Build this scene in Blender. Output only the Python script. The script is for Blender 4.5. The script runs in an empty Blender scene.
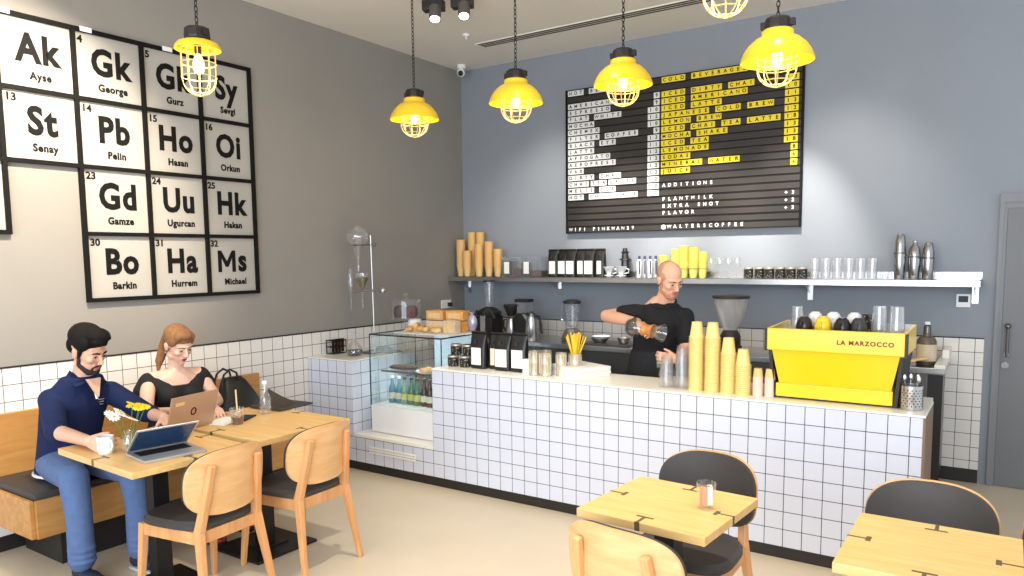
import bpy, bmesh, math, random
from mathutils import Vector, Matrix, Euler
C = bpy.context.scene.collection
random.seed(7)
PI = math.pi
V = Vector
def rad(a): return math.radians(a)

# ------------------------------------------------------------------ camera, world, light, exposure
sc = bpy.context.scene
cam_data = bpy.data.cameras.new('camera')
cam_data.sensor_width = 36.0
cam_data.lens = 741.9 / 1024 * 36
cam_data.shift_y = (329.4 - 288) / 1024
cam_data.clip_start = 0.05
cam = bpy.data.objects.new('camera', cam_data)
C.objects.link(cam)
_p, _y, _r = rad(-5.56), rad(-33.90), rad(-0.60)
_f = V((math.sin(_y) * math.cos(_p), math.cos(_y) * math.cos(_p), math.sin(_p)))
_rt = V((math.cos(_y), -math.sin(_y), 0)); _up = _rt.cross(_f)
_rt2 = _rt * math.cos(_r) + _up * math.sin(_r); _up2 = -_rt * math.sin(_r) + _up * math.cos(_r)
_m = Matrix((_rt2, _up2, -_f)).transposed().to_4x4()
_m.translation = V((4.838, -6.299, 1.684))
cam.matrix_world = _m
sc.camera = cam
sc.view_settings.view_transform = 'Standard'
sc.view_settings.look = 'None'
sc.view_settings.gamma = 1.0
sc.view_settings.use_curve_mapping = False
sc.view_settings.exposure = 0.0
sc.cycles.max_bounces = 8
sc.cycles.transparent_max_bounces = 128
sc.cycles.caustics_reflective = False
sc.cycles.caustics_refractive = False
sc.cycles.sample_clamp_indirect = 4.0
sc.cycles.use_denoising = True

world = bpy.data.worlds.new('world'); sc.world = world; world.use_nodes = True
_bg = world.node_tree.nodes['Background']
_bg.inputs[0].default_value = (0.90, 0.95, 1.0, 1); _bg.inputs[1].default_value = WORLD_STRENGTH = 1.0

def area_light(name, loc, target, size, energy, color):
    l = bpy.data.lights.new(name, 'AREA'); l.shape = 'RECTANGLE'; l.size, l.size_y = size; l.energy = energy; l.color = color
    o = bpy.data.objects.new(name, l); C.objects.link(o); o.location = loc
    o.rotation_euler = (V(target) - V(loc)).to_track_quat('-Z', 'Y').to_euler(); return o
def spot_light(name, loc, target, energy, angle, color=(1, 0.86, 0.68), blend=0.6, radius=0.04):
    l = bpy.data.lights.new(name, 'SPOT'); l.energy = energy; l.spot_size = rad(angle); l.spot_blend = blend
    l.color = color; l.shadow_soft_size = radius
    o = bpy.data.objects.new(name, l); C.objects.link(o); o.location = loc
    o.rotation_euler = (V(target) - V(loc)).to_track_quat('-Z', 'Y').to_euler(); return o
def point_light(name, loc, energy, color=(1, 0.78, 0.45), radius=0.03):
    l = bpy.data.lights.new(name, 'POINT'); l.energy = energy; l.color = color; l.shadow_soft_size = radius
    o = bpy.data.objects.new(name, l); C.objects.link(o); o.location = loc; return o
# daylight from the shop front behind the camera
area_light('shopfront_daylight', (4.6, -8.6, 1.9), (3.4, 0, 0.9), (5.5, 2.8), 360, (0.83, 0.91, 1.0))
# ceiling spotlights that wash the walls, the tables and the counter
spot_light('ceiling_spot_wall_sign', (1.5, -4.35, 3.5), (0.0, -4.30, 2.15), 560, 70, blend=0.7)
for _x in (1.95, 2.65, 3.3): spot_light('ceiling_spot_shelf', (_x, -1.15, 3.5), (_x, 0.0, 1.56), 330, 42, color=(1, 0.93, 0.82), blend=0.75)
spot_light('ceiling_spot_back_wall', (3.75, -1.2, 3.5), (3.75, 0.0, 1.8), 85, 60, color=(1, 0.93, 0.82), blend=1.0)
spot_light('ceiling_spot_board', (1.5, -1.3, 3.5), (1.1, 0.0, 1.6), 130, 66, color=(1, 0.93, 0.82), blend=1.0)
spot_light('ceiling_spot_counter', (2.6, -2.7, 3.55), (2.6, -2.0, 0.9), 22, 80, color=(1, 0.93, 0.84))
spot_light('ceiling_spot_counter', (3.9, -2.6, 3.55), (3.7, -2.1, 0.9), 22, 75, color=(1, 0.93, 0.84))
spot_light('ceiling_spot_tables', (3.9, -3.7, 3.55), (3.8, -3.7, 0.7), 120, 60, color=(1, 0.92, 0.76))
spot_light('ceiling_spot_tables', (4.8, -3.7, 3.55), (4.7, -3.7, 0.7), 105, 60, color=(1, 0.92, 0.76))
spot_light('ceiling_spot_floor', (2.4, -3.6, 3.55), (2.5, -3.3, 0.0), 190, 74, color=(1, 0.90, 0.74))

# ------------------------------------------------------------------ materials
def lin(c):
    def g(x):
        x /= 255.0
        return x / 12.92 if x <= 0.04045 else ((x + 0.055) / 1.055) ** 2.4
    return (g(c[0]), g(c[1]), g(c[2]), 1)
def new_mat(name):
    m = bpy.data.materials.new(name); m.use_nodes = True
    nt = m.node_tree; return m, nt, nt.nodes['Principled BSDF']
def mat(name, rgb, rough=0.5, metal=0.0, var=0.06, scale=12.0, bump=0.0, spec=None, emit=None, estr=0.0, coat=0.0, sheen=0.0):
    """plain procedural material: a colour with a little noise in it"""
    m, nt, b = new_mat(name)
    c = lin(rgb)
    tc = nt.nodes.new('ShaderNodeTexCoord'); nz = nt.nodes.new('ShaderNodeTexNoise')
    nz.inputs['Scale'].default_value = scale; nz.inputs['Detail'].default_value = 4
    nt.links.new(tc.outputs['Object'], nz.inputs['Vector'])
    mx = nt.nodes.new('ShaderNodeMix'); mx.data_type = 'RGBA'
    mx.inputs['A'].default_value = tuple(max(0, x * (1 - var)) for x in c[:3]) + (1,)
    mx.inputs['B'].default_value = tuple(min(1, x * (1 + var)) for x in c[:3]) + (1,)
    nt.links.new(nz.outputs['Fac'], mx.inputs['Factor']); nt.links.new(mx.outputs['Result'], b.inputs['Base Color'])
    b.inputs['Roughness'].default_value = rough; b.inputs['Metallic'].default_value = metal
    if spec is not None: b.inputs['Specular IOR Level'].default_value = spec
    if coat: b.inputs['Coat Weight'].default_value = coat; b.inputs['Coat Roughness'].default_value = 0.15
    if sheen: b.inputs['Sheen Weight'].default_value = sheen
    if emit: b.inputs['Emission Color'].default_value = lin(emit); b.inputs['Emission Strength'].default_value = estr
    if bump:
        bp = nt.nodes.new('ShaderNodeBump'); bp.inputs['Strength'].default_value = bump; bp.inputs['Distance'].default_value = 0.004
        nt.links.new(nz.outputs['Fac'], bp.inputs['Height']); nt.links.new(bp.outputs['Normal'], b.inputs['Normal'])
    return m
def wood(name, rgb1, rgb2, stretch=(1.5, 14, 14), rough=0.42, scale=2.2):
    m, nt, b = new_mat(name)
    tc = nt.nodes.new('ShaderNodeTexCoord'); mp = nt.nodes.new('ShaderNodeMapping'); mp.inputs['Scale'].default_value = stretch
    nz = nt.nodes.new('ShaderNodeTexNoise'); nz.inputs['Scale'].default_value = scale; nz.inputs['Detail'].default_value = 6; nz.inputs['Distortion'].default_value = 0.6
    rp = nt.nodes.new('ShaderNodeValToRGB'); rp.color_ramp.elements[0].position = 0.35; rp.color_ramp.elements[1].position = 0.68
    rp.color_ramp.elements[0].color = lin(rgb1); rp.color_ramp.elements[1].color = lin(rgb2)
    nt.links.new(tc.outputs['Object'], mp.inputs['Vector']); nt.links.new(mp.outputs['Vector'], nz.inputs['Vector'])
    nt.links.new(nz.outputs['Fac'], rp.inputs['Fac']); nt.links.new(rp.outputs['Color'], b.inputs['Base Color'])
    b.inputs['Roughness'].default_value = rough
    return m
def tiles(name, rgb, grout, off, size=0.1, gw=0.04, rough=0.22):
    """square glazed tiles: grout lines on every axis that lies in the face, phase off = (x, y, z)"""
    m, nt, b = new_mat(name)
    N = nt.nodes.new; L = nt.links.new
    geo = N('ShaderNodeNewGeometry'); sp = N('ShaderNodeSeparateXYZ'); L(geo.outputs['Position'], sp.inputs[0])
    sn = N('ShaderNodeSeparateXYZ'); L(geo.outputs['True Normal'], sn.inputs[0])
    def mth(op, a, c=None):
        n = N('ShaderNodeMath'); n.operation = op
        for i, x in enumerate((a, c)):
            if x is None: continue
            if isinstance(x, (int, float)): n.inputs[i].default_value = x
            else: L(x, n.inputs[i])
        return n.outputs[0]
    tot = None
    for i, ax in enumerate('XYZ'):
        fr = mth('FRACT', mth('MULTIPLY', mth('ADD', sp.outputs[ax], 10 - off[i] + size * gw / 2), 1 / size))
        ln = mth('LESS_THAN', fr, gw)
        ok = mth('LESS_THAN', mth('ABSOLUTE', sn.outputs[ax]), 0.5)
        v = mth('MULTIPLY', ln, ok)
        tot = v if tot is None else mth('MAXIMUM', tot, v)
    mx = N('ShaderNodeMix'); mx.data_type = 'RGBA'; mx.inputs['A'].default_value = lin(rgb); mx.inputs['B'].default_value = lin(grout)
    L(tot, mx.inputs['Factor']); L(mx.outputs['Result'], b.inputs['Base Color'])
    L(mth('ADD', mth('MULTIPLY', tot, 0.6), rough), b.inputs['Roughness'])
    bp = N('ShaderNodeBump'); bp.invert = True; bp.inputs['Strength'].default_value = 0.35; bp.inputs['Distance'].default_value = 0.002
    L(tot, bp.inputs['Height']); L(bp.outputs['Normal'], b.inputs['Normal'])
    return m
def glass(name, rgb=(255, 255, 255), refl=0.05, rough=0.03, edge=0.35, haze=0.03):
    """thin clear glass: see-through with a fresnel sheen"""
    m = bpy.data.materials.new(name); m.use_nodes = True; nt = m.node_tree
    nt.nodes.remove(nt.nodes['Principled BSDF']); out = nt.nodes['Material Output']
    tr = nt.nodes.new('ShaderNodeBsdfTransparent'); tr.inputs[0].default_value = lin(rgb)
    gl = nt.nodes.new('ShaderNodeBsdfGlossy'); gl.inputs['Roughness'].default_value = rough; gl.inputs[0].default_value = (0.95, 0.97, 1, 1)
    lw = nt.nodes.new('ShaderNodeLayerWeight'); lw.inputs['Blend'].default_value = 0.35
    mr = nt.nodes.new('ShaderNodeMapRange'); mr.inputs['To Min'].default_value = refl; mr.inputs['To Max'].default_value = edge
    mx = nt.nodes.new('ShaderNodeMixShader')
    nt.links.new(lw.outputs['Facing'], mr.inputs['Value']); nt.links.new(mr.outputs[0], mx.inputs[0])
    df = nt.nodes.new('ShaderNodeBsdfTranslucent'); df.inputs[0].default_value = (0.9, 0.92, 0.94, 1)
    dd = nt.nodes.new('ShaderNodeBsdfDiffuse'); dd.inputs[0].default_value = (0.9, 0.92, 0.94, 1)
    d2 = nt.nodes.new('ShaderNodeMixShader'); d2.inputs[0].default_value = 0.5
    nt.links.new(df.outputs[0], d2.inputs[1]); nt.links.new(dd.outputs[0], d2.inputs[2])
    hz = nt.nodes.new('ShaderNodeMixShader'); hz.inputs[0].default_value = haze
    nt.links.new(tr.outputs[0], hz.inputs[1]); nt.links.new(d2.outputs[0], hz.inputs[2])
    nt.links.new(hz.outputs[0], mx.inputs[1]); nt.links.new(gl.outputs[0], mx.inputs[2]); nt.links.new(mx.outputs[0], out.inputs[0])
    return m
M = {}
M['wall_l'] = mat('grey_plaster_warm', (146, 142, 136), 0.75, var=0.05, scale=3.0, bump=0.05)
M['wall_b'] = mat('grey_plaster_cool', (142, 148, 157), 0.75, var=0.05, scale=3.0, bump=0.05)
M['ceil'] = mat('white_ceiling_paint', (247, 240, 229), 0.9, var=0.02, scale=2)
M['floor'] = mat('polished_concrete', (206, 192, 168), 0.36, var=0.09, scale=2.2)
M['tile_c'] = tiles('white_tile_counter', (210, 214, 228), (46, 54, 60), (1.354, -2.172, 0.87))
M['tile_l'] = tiles('white_tile_left_wall', (232, 228, 223), (56, 56, 58), (0.0, -3.117, 1.072))
M['tile_b'] = tiles('white_tile_back_wall', (230, 226, 221), (58, 56, 56), (4.546, 0.0, 1.063))
M['black'] = mat('black_paint', (30, 28, 27), 0.5)
M['skirt'] = mat('black_skirting', (34, 30, 28), 0.45)
M['white'] = mat('white_plastic', (238, 238, 238), 0.4, var=0.02)
M['counter'] = mat('cream_stone', (240, 236, 226), 0.3, var=0.03)
M['oak'] = wood('light_oak', (214, 172, 108), (226, 186, 124))
M['oak_y'] = wood('light_oak_long', (206, 158, 94), (226, 182, 120), (14, 1.5, 14))
M['beech'] = wood('beech', (206, 146, 92), (222, 168, 114), (10, 10, 1.5))
M['ply'] = wood('beech_plywood', (216, 166, 112), (228, 184, 132), (2, 12, 12))
M['bench'] = wood('bench_oak', (178, 126, 66), (198, 146, 84), (12, 1.2, 12))
M['leather'] = mat('dark_leatherette', (57, 53, 51), 0.55, var=0.12, scale=30, bump=0.1)
M['iron'] = mat('black_iron', (28, 27, 27), 0.45, metal=0.3)
M['inlay'] = mat('dark_inlay', (92, 80, 54), 0.5)
M['steel'] = mat('brushed_steel', (200, 200, 200), 0.28, metal=1.0, var=0.08, scale=40)
M['steel_d'] = mat('dark_steel', (120, 118, 115), 0.35, metal=1.0, var=0.08, scale=30)
M['yellow'] = mat('yellow_enamel', (252, 208, 44), 0.3, var=0.03)
M['yellow_m'] = mat('yellow_machine_paint', (250, 205, 10), 0.3, var=0.02, coat=0.4)
M['cage'] = mat('pale_yellow_wire', (238, 214, 138), 0.5)
M['ycup'] = mat('yellow_paper_cup', (244, 216, 138), 0.55, var=0.05)
M['ycup2'] = mat('pale_yellow_cup', (240, 226, 120), 0.5, var=0.05)
M['kraft'] = mat('kraft_paper_cup', (238, 198, 132), 0.65, var=0.06)
M['tilew'] = mat('white_letter_tile', (230, 230, 228), 0.6, var=0.02, spec=0.2)
M['tiley'] = mat('yellow_letter_tile', (246, 220, 62), 0.6, var=0.02, spec=0.2)
M['ink'] = mat('black_ink', (16, 15, 15), 0.7, spec=0.2)
M['signframe'] = mat('matt_black_frame', (14, 13, 13), 0.7, spec=0.2)
M['board'] = mat('black_felt_board', (44, 39, 36), 0.6, var=0.1)
M['panel'] = mat('white_sign_panel', (172, 168, 161), 0.6, var=0.02)
M['glass'] = glass('clear_glass', edge=0.32, haze=0.03)
M['glass_t'] = glass('pressed_glass', edge=0.6, haze=0.16)
M['glass_v'] = glass('display_glass', (250, 253, 252), 0.04, 0.02, 0.3, 0.015)
M['plastic_c'] = glass('clear_plastic', (248, 249, 250), 0.05, 0.12, 0.30, 0.10)
M['cupclear'] = glass('clear_cup_plastic', (254, 254, 254), 0.008, 0.15, 0.10, 0.03)
M['bulb'] = mat('lit_bulb', (255, 225, 150), 0.4, emit=(255, 222, 150), estr=3.5)
M['spot'] = mat('lit_spot_face', (255, 250, 240), 0.4, emit=(255, 248, 235), estr=14)
M['paper'] = mat('white_paper', (244, 243, 240), 0.6, var=0.03)
M['bagblack'] = mat('black_foil', (26, 25, 26), 0.35, var=0.3, scale=25, bump=0.3)

def speckle(name, rgb1, rgb2, scale, cut, rough=0.4):
    """printed pattern: blocks of a second colour"""
    m, nt, b = new_mat(name); tc = nt.nodes.new('ShaderNodeTexCoord'); vo = nt.nodes.new('ShaderNodeTexVoronoi'); vo.distance = 'CHEBYCHEV'; vo.inputs['Scale'].default_value = scale
    nt.links.new(tc.outputs['Object'], vo.inputs['Vector']); lt = nt.nodes.new('ShaderNodeMath'); lt.operation = 'LESS_THAN'; lt.inputs[1].default_value = cut
    nt.links.new(vo.outputs['Distance'], lt.inputs[0]); mx = nt.nodes.new('ShaderNodeMix'); mx.data_type = 'RGBA'; mx.inputs['A'].default_value = lin(rgb1); mx.inputs['B'].default_value = lin(rgb2)
    nt.links.new(lt.outputs[0], mx.inputs['Factor']); nt.links.new(mx.outputs['Result'], b.inputs['Base Color']); b.inputs['Roughness'].default_value = rough
    return m

# ------------------------------------------------------------------ mesh helpers
ORIGIN = {}      # root name -> base point: parts of that root are written in room coordinates
class MB:
    def __init__(s): s.bm = bmesh.new()
    def _mat(s, vs, mtx):
        for v in vs: v.co = mtx @ v.co
    def box(s, c, d, rot=None, bevel=0.0):
        r = bmesh.ops.create_cube(s.bm, size=1.0); vs = r['verts']
        m = Matrix.Translation(V(c)) @ (Euler(rot).to_matrix().to_4x4() if rot else Matrix()) @ Matrix.Diagonal((d[0], d[1], d[2], 1))
        s._mat(vs, m)
        if bevel:
            es = {e for v in vs for e in v.link_edges}
            bmesh.ops.bevel(s.bm, geom=list(es), offset=bevel, segments=2, affect='EDGES', profile=0.6)
        return s
    def slab(s, x, y, z, bevel=0.0):
        return s.box(((x[0] + x[1]) / 2, (y[0] + y[1]) / 2, (z[0] + z[1]) / 2), (x[1] - x[0], y[1] - y[0], z[1] - z[0]), None, bevel)
    def rod(s, p0, p1, r0, r1=None, n=10, cap=True):
        p0, p1 = V(p0), V(p1); d = p1 - p0
        if d.length < 1e-7: return s
        r = bmesh.ops.create_cone(s.bm, cap_ends=cap, segments=n, radius1=r0, radius2=r0 if r1 is None else r1, depth=d.length)
        s._mat(r['verts'], Matrix.Translation((p0 + p1) / 2) @ d.to_track_quat('Z', 'Y').to_matrix().to_4x4()); return s
    def beam(s, p0, p1, w, h, up=(0, 0, 1), bevel=0.0, w1=None, h1=None):
        """square bar between two points, w across, h along up, may taper"""
        p0, p1 = V(p0), V(p1); d = (p1 - p0).normalized(); a = d.cross(V(up)).normalized(); b = a.cross(d).normalized()
        vs = []
        for p, ww, hh in ((p0, w, h), (p1, w1 or w, h1 or h)):
            for i, j in ((-1, -1), (1, -1), (1, 1), (-1, 1)): vs.append(s.bm.verts.new(p + a * (i * ww / 2) + b * (j * hh / 2)))
        fs = [(3, 2, 1, 0), (4, 5, 6, 7)] + [(k, (k + 1) % 4, (k + 1) % 4 + 4, k + 4) for k in range(4)]
        for f in fs: s.bm.faces.new([vs[i] for i in f])
        if bevel:
            es = {e for v in vs for e in v.link_edges}
            bmesh.ops.bevel(s.bm, geom=list(es), offset=bevel, segments=2, affect='EDGES', profile=0.6)
        return s
    def lathe(s, prof, c=(0, 0, 0), n=24, mtx=None):
        c = V(c); rings = []
        for r, z in prof:
            if r < 1e-6: rings.append([s.bm.verts.new((0, 0, z))])
            else: rings.append([s.bm.verts.new((r * math.cos(2 * PI * k / n), r * math.sin(2 * PI * k / n), z)) for k in range(n)])
        for a, b in zip(rings, rings[1:]):
            for k in range(n):
                k2 = (k + 1) % n
                q = ([a[0]] if len(a) == 1 else [a[k], a[k2]]) + ([b[0]] if len(b) == 1 else [b[k2], b[k]])
                if len(q) >= 3:
                    try: s.bm.faces.new(q)
                    except ValueError: pass
        m = Matrix.Translation(c) @ (mtx.to_4x4() if mtx else Matrix())
        for rg in rings: s._mat(rg, m)
        return s
    def tube(s, pts, r, n=8, closed=False):
        pts = [V(p) for p in pts]; N = len(pts); rings = []; a = None
        for i, p in enumerate(pts):
            q0 = pts[i - 1] if (i > 0 or closed) else p; q1 = pts[(i + 1) % N] if (i < N - 1 or closed) else p
            d = (q1 - q0).normalized()
            if a is None: a = d.orthogonal().normalized()
            a = (a - d * a.dot(d)); a = a.normalized() if a.length > 1e-6 else d.orthogonal().normalized()
            b = d.cross(a); rr = r[i] if isinstance(r, (list, tuple)) else r
            rings.append([s.bm.verts.new(p + (a * math.cos(2 * PI * k / n) + b * math.sin(2 * PI * k / n)) * rr) for k in range(n)])
        for i in range(N if closed else N - 1):
            A, B = rings[i], rings[(i + 1) % N]
            for k in range(n): s.bm.faces.new((A[k], A[(k + 1) % n], B[(k + 1) % n], B[k]))
        if not closed:
            s.bm.faces.new(rings[0][::-1]); s.bm.faces.new(rings[-1])
        return s
    def ball(s, c, r, rot=None, u=16, v=10):
        if isinstance(r, (int, float)): r = (r, r, r)
        q = bmesh.ops.create_uvsphere(s.bm, u_segments=u, v_segments=v, radius=1.0)
        m = Matrix.Translation(V(c)) @ (rot.to_matrix().to_4x4() if hasattr(rot, 'to_matrix') else (rot.to_4x4() if rot is not None else Matrix())) @ Matrix.Diagonal((r[0], r[1], r[2], 1))
        s._mat(q['verts'], m); return s
    def cap(s, p0, p1, r0, r1=None, n=14):
        """rounded, tapering limb"""
        r1 = r0 if r1 is None else r1
        s.rod(p0, p1, r0, r1, n); s.ball(p0, r0, u=n, v=8); s.ball(p1, r1, u=n, v=8); return s
    def loft(s, rings):
        """closed skin through rings of points"""
        R = [[s.bm.verts.new(V(p)) for p in rg] for rg in rings]; n = len(R[0])
        for A, B in zip(R, R[1:]):
            for k in range(n): s.bm.faces.new((A[k], A[(k + 1) % n], B[(k + 1) % n], B[k]))
        s.bm.faces.new(R[0][::-1]); s.bm.faces.new(R[-1]); return s
    def prism(s, outline, axis, t0, t1):
        """outline of 2-D points pushed along an axis ('x','y','z') from t0 to t1"""
        def P(a, b, t): return {'x': (t, a, b), 'y': (a, t, b), 'z': (a, b, t)}[axis]
        A = [s.bm.verts.new(P(a, b, t0)) for a, b in outline]; B = [s.bm.verts.new(P(a, b, t1)) for a, b in outline]; n = len(A)
        s.bm.faces.new(A[::-1]); s.bm.faces.new(B)
        for k in range(n): s.bm.faces.new((A[k], A[(k + 1) % n], B[(k + 1) % n], B[k]))
        return s
    def mesh(s, me):
        s.bm.from_mesh(me); return s
    def build(s, name, m, parent=None, label=None, smooth=False, angle=35):
        bmesh.ops.recalc_face_normals(s.bm, faces=s.bm.faces)
        me = bpy.data.meshes.new(name); s.bm.to_mesh(me); s.bm.free()
        return link_mesh(name, me, m, parent, label, smooth, angle)
def root_of(o):
    while o.parent: o = o.parent
    return o
def link_mesh(name, me, m, parent=None, label=None, smooth=False, angle=35):
    me.materials.clear(); me.materials.append(M[m] if isinstance(m, str) else m)
    if smooth:
        for p in me.polygons: p.use_smooth = True
        if angle < 180: me.set_sharp_from_angle(angle=rad(angle))
    o = bpy.data.objects.new(name, me); C.objects.link(o)
    if parent is not None:
        rt = root_of(parent)
        if rt.name in ORIGIN: me.transform(Matrix.Translation(-ORIGIN[rt.name]))
        o.parent = parent
    elif len(me.vertices):
        xs = [v.co.x for v in me.vertices]; ys = [v.co.y for v in me.vertices]; zs = [v.co.z for v in me.vertices]
        b = V(((min(xs) + max(xs)) / 2, (min(ys) + max(ys)) / 2, min(zs)))
        me.transform(Matrix.Translation(-b)); o.location = b; ORIGIN[o.name] = b
    if label: o['label'] = label
    return o
def tag(o, label, cat, group=None, kind=None):
    o['label'] = label; o['category'] = cat
    if group: o['group'] = group
    if kind: o['kind'] = kind
    return o
def struct(o, label=None):
    o['kind'] = 'structure'
    if label: o['label'] = label
    return o
def thing(name, label, cat, loc=(0, 0, 0), group=None, room=True):
    """an Empty at the thing's base; with room=True its parts are written in room coordinates"""
    o = bpy.data.objects.new(name, None); C.objects.link(o); o.empty_display_size = 0.1
    o.location = loc; tag(o, label, cat, group)
    if room: ORIGIN[o.name] = V(loc)
    return o
def copy_tree(o, parent=None):
    c = o.copy(); C.objects.link(c)
    if parent is not None: c.parent = parent
    for ch in list(o.children): copy_tree(ch, c)
    return c
def place_copy(o, loc, rz=0.0, label=None, group=None):
    c = copy_tree(o); c.location = loc; c.rotation_euler = (0, 0, rz)
    if label: c['label'] = label
    if group: c['group'] = group
    return c
BACK = Matrix.Rotation(rad(90), 3, 'X')                                            # faces the room from the back wall
LEFT = Matrix.Rotation(rad(90), 3, 'Z') @ Matrix.Rotation(rad(90), 3, 'X')         # faces the room from the left wall
def text_bm(mb, s, size, loc, rot, bold=0.0, ext=0.001, align='CENTER', sx=1.0, spacing=1.0):
    cu = bpy.data.curves.new('lettering', 'FONT'); cu.body = s; cu.size = size; cu.align_x = align; cu.align_y = 'CENTER'
    cu.offset = bold; cu.extrude = ext; cu.resolution_u = 3; cu.space_character = spacing
    o = bpy.data.objects.new('lettering', cu); C.objects.link(o)
    dg = bpy.context.evaluated_depsgraph_get(); me = bpy.data.meshes.new_from_object(o.evaluated_get(dg))
    bpy.data.objects.remove(o); bpy.data.curves.remove(cu)
    me.transform(Matrix.Translation(V(loc)) @ rot.to_4x4() @ Matrix.Diagonal((sx, 1, 1, 1)))
    mb.mesh(me); bpy.data.meshes.remove(me); return mb
def arc(c, r, a0, a1, n, plane='xz'):
    out = []
    for k in range(n + 1):
        a = rad(a0 + (a1 - a0) * k / n); u, w = r * math.cos(a), r * math.sin(a)
        out.append(V(c) + (V((u, 0, w)) if plane == 'xz' else V((u, w, 0)) if plane == 'xy' else V((0, u, w))))
    return out
ONES = 'first second third fourth fifth sixth seventh eighth ninth tenth eleventh twelfth thirteenth fourteenth fifteenth sixteenth seventeenth eighteenth nineteenth'.split()
def nth(k):
    if k <= 19: return ONES[k - 1]
    t = {2: 'twent', 3: 'thirt', 4: 'fort'}[k // 10]
    return t + 'ieth' if k % 10 == 0 else t + 'y-' + ONES[k % 10 - 1]
# ------------------------------------------------------------------ the room
H = 3.606            # ceiling
XR, YF = 6.4, -7.2   # how far the room is built to the right and to the front
TL, TB = 1.072, 1.063
def sbox(name, x, y, z, m, bevel=0.0, label=None):
    return struct(MB().slab(x, y, z, bevel).build(name, m), label)
sbox('floor', (-0.15, XR), (YF, 0.15), (-0.08, 0.0), 'floor', label='pale polished concrete floor')
sbox('ceiling', (-0.15, XR), (YF, 0.15), (H, H + 0.1), 'ceil', label='off-white painted ceiling')
sbox('wall_left', (-0.15, 0.0), (YF, 0.15), (0, H), 'wall_l', label='warm grey plaster wall behind the bench')
sbox('wall_back', (0.0, XR), (0.0, 0.15), (0, H), 'wall_b', label='grey plaster wall behind the counter')
sbox('trim_1', (0.0, 0.012), (YF, -0.012), (0.09, TL), 'tile_l', label='white square tiles along the lower left wall')
sbox('trim_2', (0.012, 4.70), (-0.012, 0.0), (0.09, TB), 'tile_b', label='white square tiles along the lower back wall')
sbox('trim_3', (0.0, 0.016), (YF, -0.012), (TL, TL + 0.008), 'skirt', label='dark edge strip above the left wall tiles')
sbox('trim_4', (0.012, 4.70), (-0.016, 0.0), (TB, TB + 0.006), 'skirt', label='dark edge strip above the back wall tiles')
sbox('baseboard_left', (0.0, 0.016), (YF, -0.012), (0.0, 0.09), 'skirt', label='black skirting under the left wall tiles')
sbox('baseboard_back', (0.012, 4.70), (-0.016, 0.0), (0.0, 0.10), 'skirt', label='black skirting under the back wall tiles')
# grey door at the right end of the back wall
M['door'] = mat('grey_door_paint', (112, 114, 117), 0.5, var=0.03)
M['doorframe'] = mat('grey_door_frame_paint', (126, 128, 131), 0.5, var=0.03)
fr = MB()
fr.slab((4.755, 4.782), (-0.03, 0.02), (0, 2.09)); fr.slab((4.782, 4.800), (-0.018, 0.02), (0, 2.03))
fr.slab((5.79, 5.85), (-0.03, 0.02), (0, 2.09)); fr.slab((4.782, 5.79), (-0.03, 0.02), (2.03, 2.09)); fr.slab((4.800, 5.79), (-0.018, 0.02), (1.99, 2.03))
door = struct(fr.build('door_1', 'doorframe'), 'grey door in a grey frame at the right end of the back wall')
MB().slab((4.802, 5.79), (-0.012, 0.01), (0.005, 1.99)).build('door_leaf', 'door', door)
hb = MB().rod((4.838, -0.012, 1.155), (4.838, -0.07, 1.155), 0.016).rod((4.838, -0.012, 0.965), (4.838, -0.07, 0.965), 0.016)
hb.rod((4.838, -0.07, 1.17), (4.838, -0.07, 0.95), 0.011).ball((4.838, -0.07, 1.165), 0.02)
hb.build('handle', 'steel_d', door, 'steel pull handle', smooth=True)
MB().rod((4.832, -0.01, 0.885), (4.832, -0.03, 0.885), 0.024, n=16).build('lock', 'steel_d', door, 'round steel lock')

# ------------------------------------------------------------------ tiled counter with sill and pillar block
XL, XE, YC, ZC = 1.354, 4.51, -2.172, 0.87
ctr = thing('tiled_counter', 'long white tiled serving counter with pale top and black plinth', 'counter', (2.5, -2.0, 0))
b = MB(); b.slab((XL, XE), (YC, -1.75), (0.07, ZC)).slab((XL, XE), (-1.75, -1.70), (0.0, ZC - 0.2))
b.build('front', 'tile_c', ctr, 'white square tiled front')
MB().slab((XL, XE + 0.012), (YC - 0.004, -1.735), (ZC, ZC + 0.012), 0.003).build('top', 'counter', ctr, 'pale stone top')
MB().slab((0.5, XE), (YC + 0.012, -1.75), (0.0, 0.07)).build('plinth', 'skirt', ctr, 'black plinth')
MB().slab((XE, XE + 0.012), (YC, -1.735), (0.0, ZC)).build('side_panel', mat('brown_end_panel', (128, 106, 88), 0.6), ctr, 'brown end panel')
MB().slab((2.95, XE), (-1.735, -1.62), (ZC - 0.05, ZC + 0.012)).build('shelf', 'counter', ctr)
low = MB(); low.slab((0.53, XL), (YC, -1.50), (0.07, 0.272))
low.build('low_wall', 'tile_c', ctr, 'low tiled wall under the display case')
MB().slab((0.53, XL), (YC - 0.003, -1.50), (0.272, 0.296), 0.003).build('sill', 'counter', ctr, 'cream sill')
gr = MB()
for z in (0.165, 0.185, 0.205): gr.slab((0.70, 1.18), (YC - 0.006, YC + 0.002), (z - 0.006, z + 0.006))
gr.build('vent', 'counter', ctr, 'pale slotted vent')
pil = thing('tiled_pillar_block', 'white tiled block beside the display case under the lab stand', 'tiled block', (0.26, -1.8, 0))
MB().slab((0.017, 0.528), (YC + 0.002, -1.42), (0.07, ZC)).build('body', 'tile_c', pil)
MB().slab((0.017, 0.53), (YC, -1.42), (ZC, ZC + 0.01), 0.003).build('top', 'counter', pil, 'cream top')
MB().slab((0.017, 0.51), (YC + 0.014, -1.42), (0.0, 0.07)).build('plinth', 'skirt', pil)

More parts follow.
